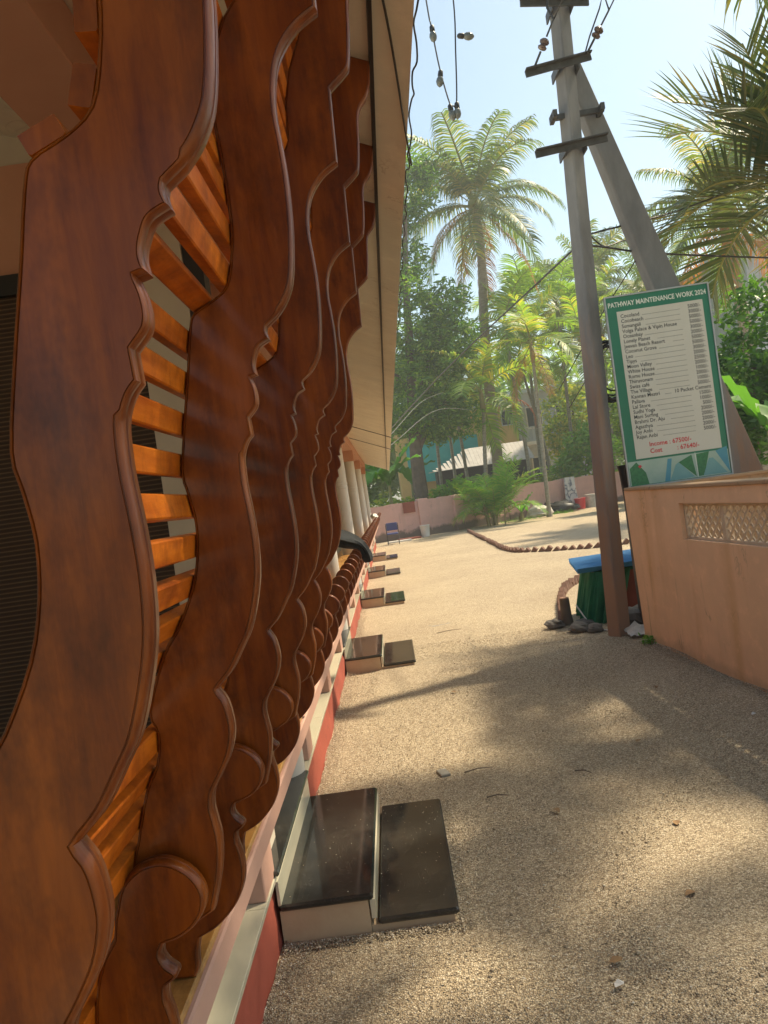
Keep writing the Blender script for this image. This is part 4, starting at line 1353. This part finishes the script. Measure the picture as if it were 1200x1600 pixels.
# ------------------------------------------------------------------ palms
def frond_mesh(name, length, e0, droop, nleaf, leaflen, width, leafdroop, mat, fold=0.25, sweep=0.55, seed=0, ragged=0.1):
    """pinnate frond along +x; e0 start elevation, droop total bend (radians)"""
    rg_ = np.random.default_rng(seed)
    n = 26
    pts = [np.zeros(3)]
    a = e0
    for i in range(n):
        a = e0 - droop * ((i + 1) / n) ** 1.3
        pts.append(pts[-1] + length / n * np.array([math.cos(a), 0, math.sin(a)]))
    pts = np.array(pts)
    verts, quads = [], []

    def addq(p):
        b = len(verts)
        verts.extend(p)
        quads.append((b, b + 1, b + 2, b + 3))
    # stem: flat triangular ribbon pair
    for i in range(n):
        w0 = 0.03 * length / 4 * (1 - i / n) + 0.006
        w1 = 0.03 * length / 4 * (1 - (i + 1) / n) + 0.006
        p, q = pts[i], pts[i + 1]
        addq([p + (0, w0, 0), q + (0, w1, 0), q + (0, 0, -w1), p + (0, 0, -w0)])
        addq([p + (0, 0, -w0), q + (0, 0, -w1), q + (0, -w1, 0), p + (0, -w0, 0)])
        addq([p + (0, -w0, 0), q + (0, -w1, 0), q + (0, w1, 0), p + (0, w0, 0)])
    ns = len(quads)
    for s_ in (-1, 1):
        for k in range(nleaf):
            t_ = 0.16 + 0.84 * (k + rg_.random() * 0.6) / nleaf
            t_ = min(t_, 0.995)
            if rg_.random() < ragged: continue
            fi = t_ * n
            i = min(int(fi), n - 1)
            p = pts[i] + (pts[i + 1] - pts[i]) * (fi - i)
            tg = pts[i + 1] - pts[i]
            tg = tg / np.linalg.norm(tg)
            up = np.array([-tg[2], 0, tg[0]])
            side = np.array([0, s_, 0])
            ll = leaflen * (0.35 + 0.65 * math.sin(math.pi * min(1, t_ * 0.80 + 0.13)) ** 0.8) * rg_.uniform(0.85, 1.1)
            sw = sweep * (0.5 + 0.9 * t_) + rg_.uniform(-.08, .08)
            d = side * math.cos(sw) + tg * math.sin(sw) + up * (fold + rg_.uniform(-.1, .1))
            d /= np.linalg.norm(d)
            wv = tg * (width / 2)
            q = p
            dd = d
            prev = None
            segs = 3
            for j in range(segs):
                wa = width * (1 - 0.15 * j) if j else width * 0.7
                wb = width * (0.95, 0.7, 0.05)[j]
                dd = dd + np.array([0, 0, -1]) * leafdroop * (0.35 + j * 0.55) * rg_.uniform(0.7, 1.3)
                dd = dd / np.linalg.norm(dd)
                q2 = q + dd * ll / segs
                ta = tg * wa / 2
                tb = tg * wb / 2
                b = len(verts)
                if j == 0:
                    verts.extend([q - ta, q + ta])
                    b0 = b
                    verts.extend([q2 - tb, q2 + tb])
                    quads.append((b0, b0 + 1, b0 + 3, b0 + 2))
                    last = b0 + 2
                else:
                    verts.extend([q2 - tb, q2 + tb])
                    quads.append((last, last + 1, b + 1, b))
                    last = b
                q = q2
    me = np_mesh(name, np.array(verts), np.array(quads), mat)
    me.materials.append(M['rachis'])
    idx = np.zeros(len(quads), np.int32)
    idx[:ns] = 1
    me.polygons.foreach_set("material_index", idx)
    return me


def set_of(prefix, mat, L=1.0, **kw):
    """frond meshes for young/upright to old/hanging leaves, unit length 1"""
    res = []
    for i, (e0, dr) in enumerate([(1.35, 0.5), (1.15, 1.0), (0.85, 1.35), (0.5, 1.5), (0.15, 1.45), (-0.3, 1.05), (-0.75, 0.7)]):
        res.append(frond_mesh('frond', 1.0, e0, dr, mat=mat, seed=i * 11 + len(prefix), **kw))
    return res


COCO = set_of('coco', M['coco'], nleaf=62, leaflen=0.27, width=0.0155, leafdroop=0.6)
COCOD = set_of('cocod', M['cocodry'], nleaf=50, leaflen=0.24, width=0.014, leafdroop=0.9, ragged=0.2)
ARECA = set_of('areca', M['arecaleaf'], nleaf=36, leaflen=0.36, width=0.028, leafdroop=0.3, fold=0.3)
STIFF = set_of('stiff', M['stiff'], nleaf=40, leaflen=0.52, width=0.026, leafdroop=0.05, fold=0.3, sweep=0.7)
BUSH = set_of('bush', M['bushleaf'], nleaf=26, leaflen=0.32, width=0.024, leafdroop=0.28, fold=0.3)


def palm(name, trunk, r0, r1, L, fronds, n, label, trunkmat='trunk', dry=0, group=None, shaft=False, seed=0, rings=True, e_bias=0.0, nuts=False, redfrond=False, yaw0=None):
    rr = random.Random(seed)
    t_ = empty(name, trunk[0], 0, label, 'palm tree', group)
    base = Vector(trunk[0])
    sp_ = spline([tuple(Vector(p) - base) for p in trunk], 5)
    nn = len(sp_)
    # ringed trunk
    pts, rad = [], []
    Ls = [0]
    for i in range(1, nn): Ls.append(Ls[-1] + (sp_[i] - sp_[i - 1]).length)
    step = max(0.12, Ls[-1] / 70)
    d = 0.0
    tog = 0
    while d < Ls[-1]:
        i = max(1, next((j for j, x in enumerate(Ls) if x >= d), nn - 1))
        f_ = (d - Ls[i - 1]) / max(1e-6, (Ls[i] - Ls[i - 1]))
        tt = d / Ls[-1]
        flare = 0.6 * r0 * max(0, 1 - d / 0.6) ** 2
        pts.append(sp_[i - 1].lerp(sp_[i], f_))
        rad.append((r0 + (r1 - r0) * tt + flare) * (1.05 if tog else 0.97) * rr.uniform(.98, 1.02))
        tog = 1 - tog
        d += step
    pts.append(sp_[-1]); rad.append(r1)
    MB().tube(pts, rad, 10).build('trunk', M[trunkmat], t_, True)
    top = sp_[-1]
    if shaft:
        MB().lathe([(r1 * 1.25, -0.02), (r1 * 1.6, 0.25), (r1 * 1.3, 0.7), (r1 * 0.6, 1.0)], top, 10).build('crownshaft', M['shaft'], t_, True)
        top = top + Vector((0, 0, 0.75))
    else:
        MB().lathe([(r1 * 1.0, -0.1), (r1 * 1.9, 0.1), (r1 * 1.6, 0.35), (r1 * 0.4, 0.7)], top, 10).build('crown_heart', M['rachis'], t_, True)
    if nuts:
        nut = MB().lathe([(0.01, -0.15), (0.09, -0.1), (0.12, 0.0), (0.09, 0.09), (0.02, 0.13)], n=8).mesh('coconut', M['shaft'], True)
        for k in range(9):
            a = rr.uniform(0, 6.28)
            link('coconut', nut, t_, Matrix.Translation(top + Vector((0.33 * math.cos(a), 0.33 * math.sin(a), rr.uniform(-.35, .05)))))
    ga = 2.39996
    y0 = rr.uniform(0, 6.28) if yaw0 is None else yaw0
    for k in range(n):
        age = k / max(1, n - 1)
        idx = min(len(fronds) - 1, int(age * (len(fronds) - 1) + rr.uniform(0, 0.9)))
        yaw = y0 + k * ga + rr.uniform(-.15, .15)
        sc = L * rr.uniform(0.85, 1.1) * (0.8 if idx == 0 else 1)
        me = fronds[idx]
        if dry and k >= n - dry: me = COCOD[min(6, idx)]
        mw = Matrix.Translation(top + Vector((0, 0, 0.18 * (1 - age)))) @ Matrix.Rotation(yaw, 4, 'Z') @ Matrix.Rotation(-e_bias + rr.uniform(-.1, .1), 4, 'Y') @ Matrix.Rotation(rr.uniform(-.25, .25), 4, 'X') @ Matrix.Scale(sc, 4)
        link('frond', me, t_, mw)
    return t_


palm('coconut_palm', [(5.55, 38, 0), (5.63, 38, 2.6), (5.68, 38, 5.3), (5.86, 38, 9.1), (6.22, 38, 12.85), (6.23, 38, 15.2)], 0.30, 0.19, 4.9, COCO, 27,
     'tallest coconut palm, its crown standing against the sky beyond the far wall', dry=4, nuts=True, seed=3)
palm('coconut_palm', [(12.4, 45, 0), (12.7, 45, 6), (13.3, 45, 12.3)], 0.24, 0.16, 4.6, COCO, 26, 'coconut palm partly hidden behind the utility pole', dry=3, seed=5)
palm('coconut_palm', [(11.9, 24, 0), (11.75, 24, 5), (11.5, 24, 9.0)], 0.22, 0.17, 3.4, COCO, 26, 'coconut palm with a pale trunk rising behind the sign at the right', dry=5, nuts=True, seed=8)
palm('coconut_palm', [(15.5, 40, 0), (15.2, 40, 5), (14.9, 40, 9.5)], 0.2, 0.15, 3.8, COCO, 20, 'coconut palm low between the brace pole and the sign', dry=4, seed=10)
palm('fan_palm', [(4.85, 8.3, 0), (4.8, 8.3, 1.8), (4.72, 8.3, 4.25)], 0.14, 0.11, 1.75, STIFF[:5], 20, 'dark stiff-leaved palm cut by the right edge of the frame', seed=21, yaw0=2.6)
# trees outside the frame whose shade falls on the yard and the ribs
palm('shade_palm', [(4.3, 1.2, 0), (4.0, 2.2, 3.5), (3.3, 3.3, 6.6)], 0.2, 0.15, 2.9, COCO, 15, 'coconut palm outside the right edge that shades the wooden ribs', seed=31)
palm('shade_palm', [(6.9, 6.6, 0), (6.4, 6.7, 3.8), (5.65, 6.9, 7.6)], 0.2, 0.15, 2.5, COCO, 12, 'coconut palm outside the right edge that shades the middle of the gravel', seed=33)

palm('shade_palm', [(6.6, 3.4, 0), (6.2, 3.6, 3.6), (5.3, 4.0, 6.9)], 0.2, 0.15, 2.4, COCO, 7, 'coconut palm outside the right edge that dapples the nearest gravel', seed=35)
# areca palms
palm('areca_palm', [(6.55, 31.9, 0), (6.62, 31.9, 2.5), (6.75, 31.9, 6.4)], 0.085, 0.065, 2.7, ARECA, 12, 'slender areca palm growing in front of the far wall', 'areca', dry=2, group='areca palms', shaft=True, seed=41)
palm('areca_palm', [(4.35, 34.2, 0), (4.5, 34.2, 2.5), (4.75, 34.2, 4.9)], 0.10, 0.08, 2.9, ARECA, 10, 'areca palm with a reddish crownshaft in front of the tall coconut trunk', 'areca', group='areca palms', shaft=True, seed=43)
lb = ['leftmost thin areca trunk behind the shed roof', 'second thin areca trunk behind the shed roof', 'areca palm just right of the tall coconut trunk', 'leaning thin areca palm near the white house',
      'areca palm in front of the white house balcony', 'areca palm left of the utility pole among yellow leaves', 'areca palm touching the left side of the utility pole', 'thin areca palm behind the banner', 'areca palm with arched leaves above the white house', 'areca palm hidden among the mango leaves']
for i, (x, y, h, lean) in enumerate([(2.75, 39, 5.5, .2), (4.3, 40, 6.0, -.2), (7.0, 37, 7.4, -.3), (9.2, 42, 6.8, -1.0), (9.6, 39, 8.4, .2), (10.9, 39, 7.6, .25), (12.2, 41, 8.5, .3), (10.2, 37.2, 6.0, .1), (8.3, 41, 9.0, .2), (3.7, 41, 6.8, .1)]):
    h += 0.9
    palm('areca_palm', [(x, y, 0), (x + lean * .4, y, h * .5), (x + lean, y, h)], 0.10, 0.07, 2.9, ARECA, 12, lb[i], 'areca', dry=(2 if i in (4, 5, 6) else 0), group='areca palms', shaft=True, seed=50 + i)
# red dead frond hanging beside the tall palm
o = link('dead_frond', frond_mesh('dead_frond', 2.6, 0.3, 2.0, 30, 0.7, 0.05, 0.5, M['redfrond'], seed=9))
o.location = (5.4, 35.6, 5.4)
o.rotation_euler = (0, 0, R(-12))
tag(o, 'red brown dead frond hanging down beside the tall coconut trunk', 'dead frond')

# ------------------------------------------------------------------ broadleaf trees, bushes, wood
def leaf_cloud(lobes, size, aspect, up_bias=0.2, shell=0.55, seed=1, cluster=7):
    """leaf quads in clusters through ellipsoid lobes: (cx,cy,cz,rx,ry,rz,n_clusters)"""
    r_ = np.random.default_rng(seed)
    Vs = []
    for (cx, cy, cz, rx, ry, rz, n) in lobes:
        d = r_.normal(size=(n, 3)); d /= np.linalg.norm(d, axis=1)[:, None]
        rad = (shell + (1 - shell) * r_.random(n)) ** 0.7
        lump = 1 + 0.28 * np.sin(d[:, 0] * 5 + cx) * np.cos(d[:, 2] * 4 + cz) + 0.18 * np.sin(d[:, 1] * 9 + d[:, 2] * 7)
        c = np.array([cx, cy, cz]) + d * (rad * lump)[:, None] * np.array([rx, ry, rz])
        c = np.repeat(c, cluster, 0)
        m_ = len(c)
        ld = r_.normal(size=(m_, 3)); ld[:, 2] = ld[:, 2] * 0.6 - 0.35 + up_bias
        ld /= np.linalg.norm(ld, axis=1)[:, None]
        L = size * (0.6 + 0.7 * r_.random(m_))
        nn = r_.normal(size=(m_, 3))
        sd_ = np.cross(ld, nn); sd_ /= np.linalg.norm(sd_, axis=1)[:, None]
        c = c + r_.normal(size=(m_, 3)) * size * 0.35
        W = L * aspect
        a = c
        b = c + ld * (L * .45)[:, None] + sd_ * (W / 2)[:, None]
        e = c + ld * L[:, None]
        f_ = c + ld * (L * .45)[:, None] - sd_ * (W / 2)[:, None]
        Vs.append(np.stack([a, b, e, f_], 1).reshape(-1, 3))
    V_ = np.concatenate(Vs)
    return V_, np.arange(len(V_)).reshape(-1, 4)


def leafy(name, lobes, size, aspect, mat, seed=1, cluster=7, parent=None, shell=.55):
    V_, Q_ = leaf_cloud(lobes, size, aspect, seed=seed, cluster=cluster, shell=shell)
    return link(name, np_mesh(name, V_, Q_, mat), parent)


def tree(name, base, limbs, lobes, size, aspect, mat, label, seed, r0=0.3, cluster=7, cat='tree'):
    t_ = empty(name, base, 0, label, cat)
    b = Vector(base)
    mb = MB()
    for (pts, ra, rb) in limbs:
        sp_ = spline(pts, 4)
        k = len(sp_)
        mb.tube(sp_, [ra + (rb - ra) * i / (k - 1) for i in range(k)], 8)
    mb.build('trunk', M['bark'], t_, True)
    leafy('crown', [(l[0] - b.x, l[1] - b.y, l[2] - b.z, *l[3:]) for l in lobes], size, aspect, mat, seed, cluster, t_)
    return t_


tree('mango_tree', (1.45, 34.2, 0),
     [([(0, 0, -.2), (0.05, 0, 1.5), (0.1, 0, 4.0), (0.4, 0.3, 7.5), (0.7, .5, 11), (1.2, .8, 15)], 0.40, 0.08),
      ([(0.1, 0, 3.5), (1.0, 0.2, 5.0), (2.2, 0.2, 6.0)], 0.18, 0.04), ([(0.2, 0.1, 5.2), (1.2, 0.3, 7.4), (2.2, 0.2, 9.0)], 0.16, 0.04),
      ([(0.3, 0.1, 6), (-0.8, 0.4, 8), (-1.6, 0.4, 10)], 0.15, 0.04)],
     [(1.3, 34.4, 6.3, 1.9, 1.6, 2.0, 620), (2.9, 34.2, 5.1, 1.5, 1.2, 1.25, 420), (3.5, 34.5, 8.0, 1.5, 1.3, 1.5, 460), (1.8, 34.5, 9.6, 2.0, 1.6, 1.9, 560),
      (3.9, 34.6, 10.0, 1.0, 1.0, 0.9, 160), (0.6, 35, 11.6, 1.6, 1.4, 1.4, 300), (2.3, 35.4, 12.4, 1.2, 1.2, 1.0, 190), (2.6, 35.6, 15.6, 1.5, 1.4, 1.7, 420), (1.2, 35.4, 14.2, 1.5, 1.3, 1.6, 320), (3.7, 35.6, 16.4, 0.7, 0.7, 0.7, 110), (2.0, 34, 4.9, 1.6, 1.1, 0.6, 200)],
     0.30, 0.30, M['mango'], 'dark leafy mango tree rising behind the far wall beside the eave', 61)
tree('roadside_tree', (7.2, 15, 0),
     [([(0, 0, -.2), (0, 0, 1.5), (.2, 0, 3.2)], 0.16, 0.05), ([(0, 0, 1.4), (-.8, 0, 2.6), (-1.3, 0, 3.4)], 0.09, 0.02)],
     [(6.9, 15, 2.9, 1.1, 0.9, 0.9, 520), (8.2, 15.2, 2.4, 1.2, 1, 1.2, 520), (6.4, 14.8, 1.9, 0.9, 0.8, 0.7, 300), (7.6, 15, 4.2, 0.7, 0.7, 0.7, 160), (6.1, 15, 3.6, 0.35, 0.3, 0.5, 70)],
     0.17, 0.42, M['mango'], 'dark bushy tree filling the gap right of the sign', 63)
tree('yellow_shrub', (9.6, 37.6, 0), [([(0, 0, 0), (0.1, 0, 1), (0.2, 0, 2.0)], 0.06, 0.02)],
     [(9.7, 37.6, 2.6, 1.0, 0.8, 1.1, 260), (8.9, 37.4, 2.0, 0.7, 0.6, 0.7, 130), (10.8, 38, 2.6, 0.9, 0.7, 1.0, 180)], 0.26, 0.45, M['bushleaf'], 'yellow green shrub behind the wall left of the banner', 64, cat='shrub')
tree('green_shrub', (13.0, 30, 0), [([(0, 0, 0), (0.1, 0, 1.5), (0.2, 0, 3.0)], 0.06, 0.02)],
     [(11.0, 30, 3.0, 1.5, 1.0, 1.6, 380), (13.5, 30, 3.5, 1.6, 1, 1.8, 380), (10.0, 31, 4.2, 0.8, 0.8, 1.3, 160)], 0.26, 0.42, M['wildleaf'], 'green shrub seen between the pole and the sign', 65, cat='shrub')
tree('garden_shrub', (3.0, 33.4, 0), [([(0, 0, 0), (0.1, 0, .7), (0.2, 0, 1.5)], 0.05, 0.02)],
     [(3.0, 33.2, 1.6, 0.55, 0.4, 0.5, 120), (2.3, 33.3, 1.4, 0.5, 0.4, 0.4, 80)], 0.22, 0.5, M['bushleaf'], 'small bright green shrub just above the far wall', 66, cat='shrub')
# clump of areca leaves in front of the wall
bu = empty('palm_bush', (4.15, 31.0, 0), 0, 'bright green areca palm clump standing before the far wall', 'palm bush')
rr = random.Random(4)
stm = MB().tube([(0, 0, 0), (0.05, 0, .5), (0.12, 0, 1.0)], [0.03, 0.025, 0.015], 6).mesh('stem', M['shaft'], True)
for k in range(52):
    a = rr.uniform(0, 6.28)
    d = rr.uniform(0, 0.7)
    base_ = Vector((d * math.cos(a), d * math.sin(a) * .6, 0))
    idx = rr.choice([0, 0, 1, 1, 1, 2, 2, 3])
    h = rr.uniform(0.1, 1.0)
    if k < 12: link('stem', stm, bu, Matrix.Translation(base_) @ Matrix.Rotation(a, 4, 'Z'))
    link('frond', BUSH[idx], bu, Matrix.Translation(base_ + Vector((0, 0, h))) @ Matrix.Rotation(a + rr.uniform(-.6, .6), 4, 'Z') @ Matrix.Scale(rr.uniform(1.3, 2.0), 4))


def banana_leaf(L, W, bend):
    vs_, fs = [], []
    n = 14
    x = z = 0
    a = 1.2
    for i in range(n + 1):
        t_ = i / n
        w = W * (math.sin(math.pi * min(1, t_ * 0.93 + 0.04)) ** 0.6) * (0.15 if t_ < 0.12 else 1)
        wav = 0.04 * math.sin(i * 2.1)
        vs_ += [(x, -w / 2, z + 0.12 * w + wav), (x, 0, z), (x, w / 2, z + 0.12 * w - wav)]
        a = 1.2 - bend * t_
        x += L / n * math.cos(a); z += L / n * math.sin(a)
    for i in range(n):
        b = i * 3
        fs += [(b, b + 3, b + 4, b + 1), (b + 1, b + 4, b + 5, b + 2)]
    return MB().add(vs_, fs).mesh('leaf', M['banana'], True)


def banana(x, y, h, L, label, n=7, seed=0):
    rr_ = random.Random(seed)
    b = empty('banana_plant', (x, y, 0), 0, label, 'banana plant', 'banana plants')
    MB().tube([(0, 0, 0), (0.02, 0, h * .6), (0.04, 0, h)], [0.11, 0.08, 0.05], 8).build('stem', M['shaft'], b, True)
    ms = [banana_leaf(1, 0.28, bd) for bd in (0.6, 1.3, 1.9, 2.4)]
    for k in range(n):
        link('leaf', ms[k % 4], b, Matrix.Translation((0.04, 0, h - .05)) @ Matrix.Rotation(k * 2.4 + rr_.uniform(-.3, .3), 4, 'Z') @ Matrix.Scale(L * rr_.uniform(.8, 1.15), 4))


banana(0.1, 31.6, 2.2, 2.1, 'banana plant behind the wall next to the eave end', 9, 1)
banana(5.35, 31.7, 0.35, 0.9, 'young banana plant at the right of the palm clump', 6, 2)
banana(6.6, 13.2, 1.9, 1.7, 'banana plant with broad leaves right of the sign', 8, 3)
banana(1.2, 36.5, 2.2, 2.0, 'banana plant glimpsed behind the mango trunk', 7, 4)

# undergrowth behind the wall, far wood
lob = []
r2 = random.Random(9)
for k in range(46):
    x = -3 + k * 0.42
    y = 30.6 + 0.55 * (x + 3) * 0.8 + r2.uniform(1.4, 5.0)
    lob.append((x, y, r2.uniform(0.5, 1.3), r2.uniform(.5, 1.0), r2.uniform(.4, .8), r2.uniform(.5, 0.9), 60))
o = leafy('undergrowth', lob, 0.24, 0.4, M['wildleaf'], 71, 7)
tag(o, 'tangled undergrowth behind the far wall', 'undergrowth', kind='stuff')
lob = []
for k in range(70):
    x = -14 + k * 0.95
    y = r2.uniform(58, 74)
    h = r2.uniform(4.5, 7.5) if x < 16 else r2.uniform(4, 8)
    lob.append((x, y, h, r2.uniform(2, 3.6), 2.0, h * r2.uniform(0.7, 1.0), 130))
o = leafy('far_wood', lob, 0.75, 0.45, M['farleaf'], 73, 7)
tag(o, 'distant mass of green trees closing the view', 'wood', kind='stuff')
lob = [(-2.2 + 0.5 * k, 29.9 + 0.2 * k, 1.2 + 0.5 * (k % 3), .6, .5, .7, 60) for k in range(4)]
o = leafy('grass_tuft', [(5.3, 31.9, 0.02, 1.0, 0.25, 0.06, 90), (7.0, 33.2, 0.02, 0.9, 0.2, 0.06, 80)], 0.12, 0.12, M['bushleaf'], 75, 6)
tag(o, 'thin green weeds growing along the foot of the far wall', 'weeds', kind='stuff')
o = leafy('weed_tuft', [(2.2, 7.05, 0.03, 0.06, 0.05, 0.05, 26)], 0.05, 0.4, M['bushleaf'], 76, 5)
tag(o, 'small green weed at the foot of the orange wall corner', 'weed')

for i, (x, y, h, w_, lb_) in enumerate([(14.2, 43, 6.0, 1.8, 'green broadleaf tree behind the utility pole'), (11.6, 46.5, 7.6, 1.5, 'green broadleaf tree in front of the pale house'),
                                    (17.5, 38, 6.0, 2.2, 'green broadleaf tree behind the brace pole')]):
    tree('broadleaf_tree', (x, y, 0), [([(0, 0, -.2), (.1, 0, h * .35), (.2, 0, h * .8)], 0.16, 0.05), ([(0.05, 0, h * .3), (-.6, 0, h * .5), (-.9, 0, h * .7)], 0.08, 0.02)],
         [(x, y, h * .72, w_, 1.1, h * .24, 260), (x - .5 * w_, y - .2, h * .5, w_ * .7, .9, h * .16, 150), (x + .6 * w_, y + .2, h * .55, w_ * .7, .9, h * .18, 150)], 0.34, 0.4, M['wildleaf'] if i % 2 else M['farleaf'], lb_, 90 + i)

# ------------------------------------------------------------------ far houses
h1 = empty('yellow_house', (5, 50, 0), 0, 'yellow and turquoise house seen between the trunks', 'house')
H1 = Matrix.Translation((-5, -50, 0))


def fpart(root, inv, mb, name, mat, parent=None):
    o = mb.build(name, M[mat], parent or root)
    if parent is None: o.matrix_local = inv
    return o


fpart(h1, H1, MB().box(1.0, 9.0, 50, 56, 0, 6.6), 'wall', 'yellow')
fpart(h1, H1, MB().box(0.6, 9.4, 49.4, 56.4, 6.601, 6.85), 'roof', 'bwhite')
fpart(h1, H1, MB().box(1.6, 6.2, 49.2, 49.97, 2.4, 5.0), 'balcony_front', 'turq')
for x in (1.8, 6.8, 8.0):
    w_ = fpart(h1, H1, MB().box(x, x + 0.8, 49.93, 49.99, 5.3, 6.3), 'window', 'bwhite')
    MB().box(x + .06, x + .74, 49.9, 49.928, 5.36, 6.24).build('pane', M['pane'], w_)
sh = empty('shed', (5.5, 46, 0), 0, 'low shed with a pale sloping sheet roof beyond the far wall', 'shed')
S1 = Matrix.Translation((-5.5, -46, 0))
fpart(sh, S1, MB().box(3.1, 8.4, 45.4, 47.6, 0, 2.85), 'wall', 'darkwood')
mb = MB()
for i in range(26):
    x = 2.7 + i * 0.235
    zr = 2.9 + 1.15 * min(1, (x - 2.7) / 2.4)
    mb = MB().add([(x, 44.8, 2.86), (x + .228, 44.8, 2.86), (x + .228, 47.2, zr), (x, 47.2, zr), (x, 44.8, 2.83), (x + .228, 44.8, 2.83), (x + .228, 47.2, zr - .03), (x, 47.2, zr - .03)],
                  [(0, 1, 2, 3), (7, 6, 5, 4), (0, 4, 5, 1), (1, 5, 6, 2), (2, 6, 7, 3), (3, 7, 4, 0)])
    fpart(sh, S1, mb, 'roof_sheet', 'sheet')
h2 = empty('white_house', (11.5, 52, 0), 0, 'pale blue white house with a balcony behind the areca trunks', 'house')
H2 = Matrix.Translation((-11.5, -52, 0))
fpart(h2, H2, MB().box(9.4, 14.5, 52, 58, 0, 7.4), 'wall', 'bwhite')
fpart(h2, H2, MB().box(9.0, 14.9, 51.3, 58.2, 7.401, 7.65), 'roof', 'bwhite')
fpart(h2, H2, MB().box(9.3, 14.0, 50.7, 51.98, 3.9, 4.1), 'balcony_slab', 'white')
for i in range(14):
    fpart(h2, H2, MB().box(9.4 + i * .34, 9.45 + i * .34, 50.75, 50.8, 4.101, 5.0), 'baluster', 'bwhite')
fpart(h2, H2, MB().box(9.3, 14.0, 50.72, 50.83, 5.001, 5.08), 'rail', 'bwhite')
for (x, z) in ((10.0, 5.0), (12.0, 5.0), (10.0, 1.6), (12.0, 1.6)):
    w_ = fpart(h2, H2, MB().box(x, x + 1.1, 51.93, 51.99, z, z + 1.5), 'window', 'white')
    MB().box(x + .08, x + 1.02, 51.9, 51.928, z + .08, z + 1.42).build('pane', M['pane'], w_)
h3 = empty('tall_house', (18, 32, 0), 0, 'tall white house just entering at the right edge behind the palms', 'house')
H3 = Matrix.Translation((-18, -32, 0))
fpart(h3, H3, MB().box(15.5, 22, 31, 37, 0, 9.8), 'wall', 'bwhite')
fpart(h3, H3, MB().box(15.1, 22.3, 30.5, 37.3, 9.801, 10.05), 'roof', 'bwhite')
for z in (1.5, 4.8, 7.6):
    w_ = fpart(h3, H3, MB().box(16.2, 17.4, 30.93, 30.99, z, z + 1.4), 'window', 'white')
    MB().box(16.28, 17.32, 30.9, 30.928, z + .08, z + 1.32).build('pane', M['pane'], w_)

# ------------------------------------------------------------------ litter on the gravel
lf = []
for bend in (0.3, 0.8):
    vs_, fs = [], []
    for i in range(7):
        t_ = i / 6
        w = 0.016 * math.sin(math.pi * min(1, t_ * .9 + .06))
        vs_ += [(0.05 * t_, -w, 0.004 + 0.012 * bend * math.sin(t_ * 3)), (0.05 * t_, 0, 0.002 + 0.01 * bend * math.sin(t_ * 3)), (0.05 * t_, w, 0.005 + 0.012 * bend * math.sin(t_ * 3))]
    for i in range(6):
        b = i * 3
        fs += [(b, b + 3, b + 4, b + 1), (b + 1, b + 4, b + 5, b + 2)]
    lf.append(MB().add(vs_, fs).mesh('fallen_leaf', M['dryleaf'], True))
spots = [(0.52, 2.55, 'dry leaf on the gravel in the foreground, lower centre'), (0.62, 3.75, 'dry leaf on the gravel right of the nearest step'), (1.30, 4.6, 'dry leaf lying near the sunlit patch by the wall'),
         (1.75, 5.6, 'dry leaf close to the orange wall'), (0.30, 6.3, 'dry leaf in the sunlit strip near the second step'), (0.95, 2.9, 'dry leaf in the sunny foreground at the right'), (1.1, 3.5, 'dry leaf at the edge of the palm shadow')]
for i, (x, y, lb_) in enumerate(spots):
    o = link('fallen_leaf', lf[i % 2])
    o.location = (x, y, 0.008)
    o.rotation_euler = (0, 0, random.random() * 6.28)
    tag(o, lb_, 'leaf', 'fallen leaves on the gravel')
for i, (x, y, a, L, lb_) in enumerate([(0.22, 4.45, .15, .17, 'thin dark twig beside the nearest step, the farther one'), (0.30, 4.05, -.1, .12, 'thin dark twig right of the nearest step'), (0.82, 4.25, -.7, .10, 'short curved twig in the middle of the gravel'), (0.35, 9.0, .2, .3, 'long thin twig beyond the second step')]):
    o = MB().tube([(0, 0, 0.008), (L * .5, 0.01, 0.014), (L, 0, 0.008)], [0.004, 0.0035, 0.002], 5).build('twig', M['bark'], None, False, (x, y, 0.004))
    o.rotation_euler = (0, 0, a)
    tag(o, lb_, 'twig', 'twigs on the gravel')
for i, (x, y, sx, sy, lb_) in enumerate([(0.10, 4.52, .06, .10, 'flat grey stone slab half buried beyond the nearest step'), (0.42, 9.6, .25, .15, 'flat grey slab half buried beyond the second step')]):
    o = MB().box(-sx / 2, sx / 2, -sy / 2, sy / 2, -0.02, 0.009, 0.004).build('stone_slab', M['slabgrey'], None, False, (x, y, 0))
    o.rotation_euler = (0, 0, random.random())
    tag(o, lb_, 'stone slab', 'stone slabs in the gravel')
for i, (x, y, lb_) in enumerate([(0.50, 2.42, 'white paper scrap in the near foreground'), (2.05, 4.75, 'white scrap lying at the foot of the orange wall')]):
    o = MB().add([(0, 0, .006), (.03, .004, .012), (.034, .02, .008), (.016, .026, .016), (.002, .018, .008)], [(0, 1, 2, 3, 4)]).build('paper_scrap', M['white'], None, False, (x, y, 0.006))
    tag(o, lb_, 'paper scrap', 'paper scraps on the gravel')

# ------------------------------------------------------------------ haze added to imitate lens-glare veil and lift the darks
m = bpy.data.materials.new('haze')
m.use_nodes = True
nt = m.node_tree
nt.nodes.clear()
out = nt.nodes.new("ShaderNodeOutputMaterial")
pv = nt.nodes.new("ShaderNodeVolumePrincipled")
pv.inputs["Color"].default_value = (0.97, 0.98, 0.97, 1)
pv.inputs["Density"].default_value = 0.0024
pv.inputs["Anisotropy"].default_value = 0.3
nt.links.new(pv.outputs[0], out.inputs["Volume"])
o = MB().box(-161, 171, -71, 311, -1.3, 26).build('haze', m)
tag(o, 'thin pale haze added over the yard to veil and lighten the far trees', 'haze', kind='stuff')
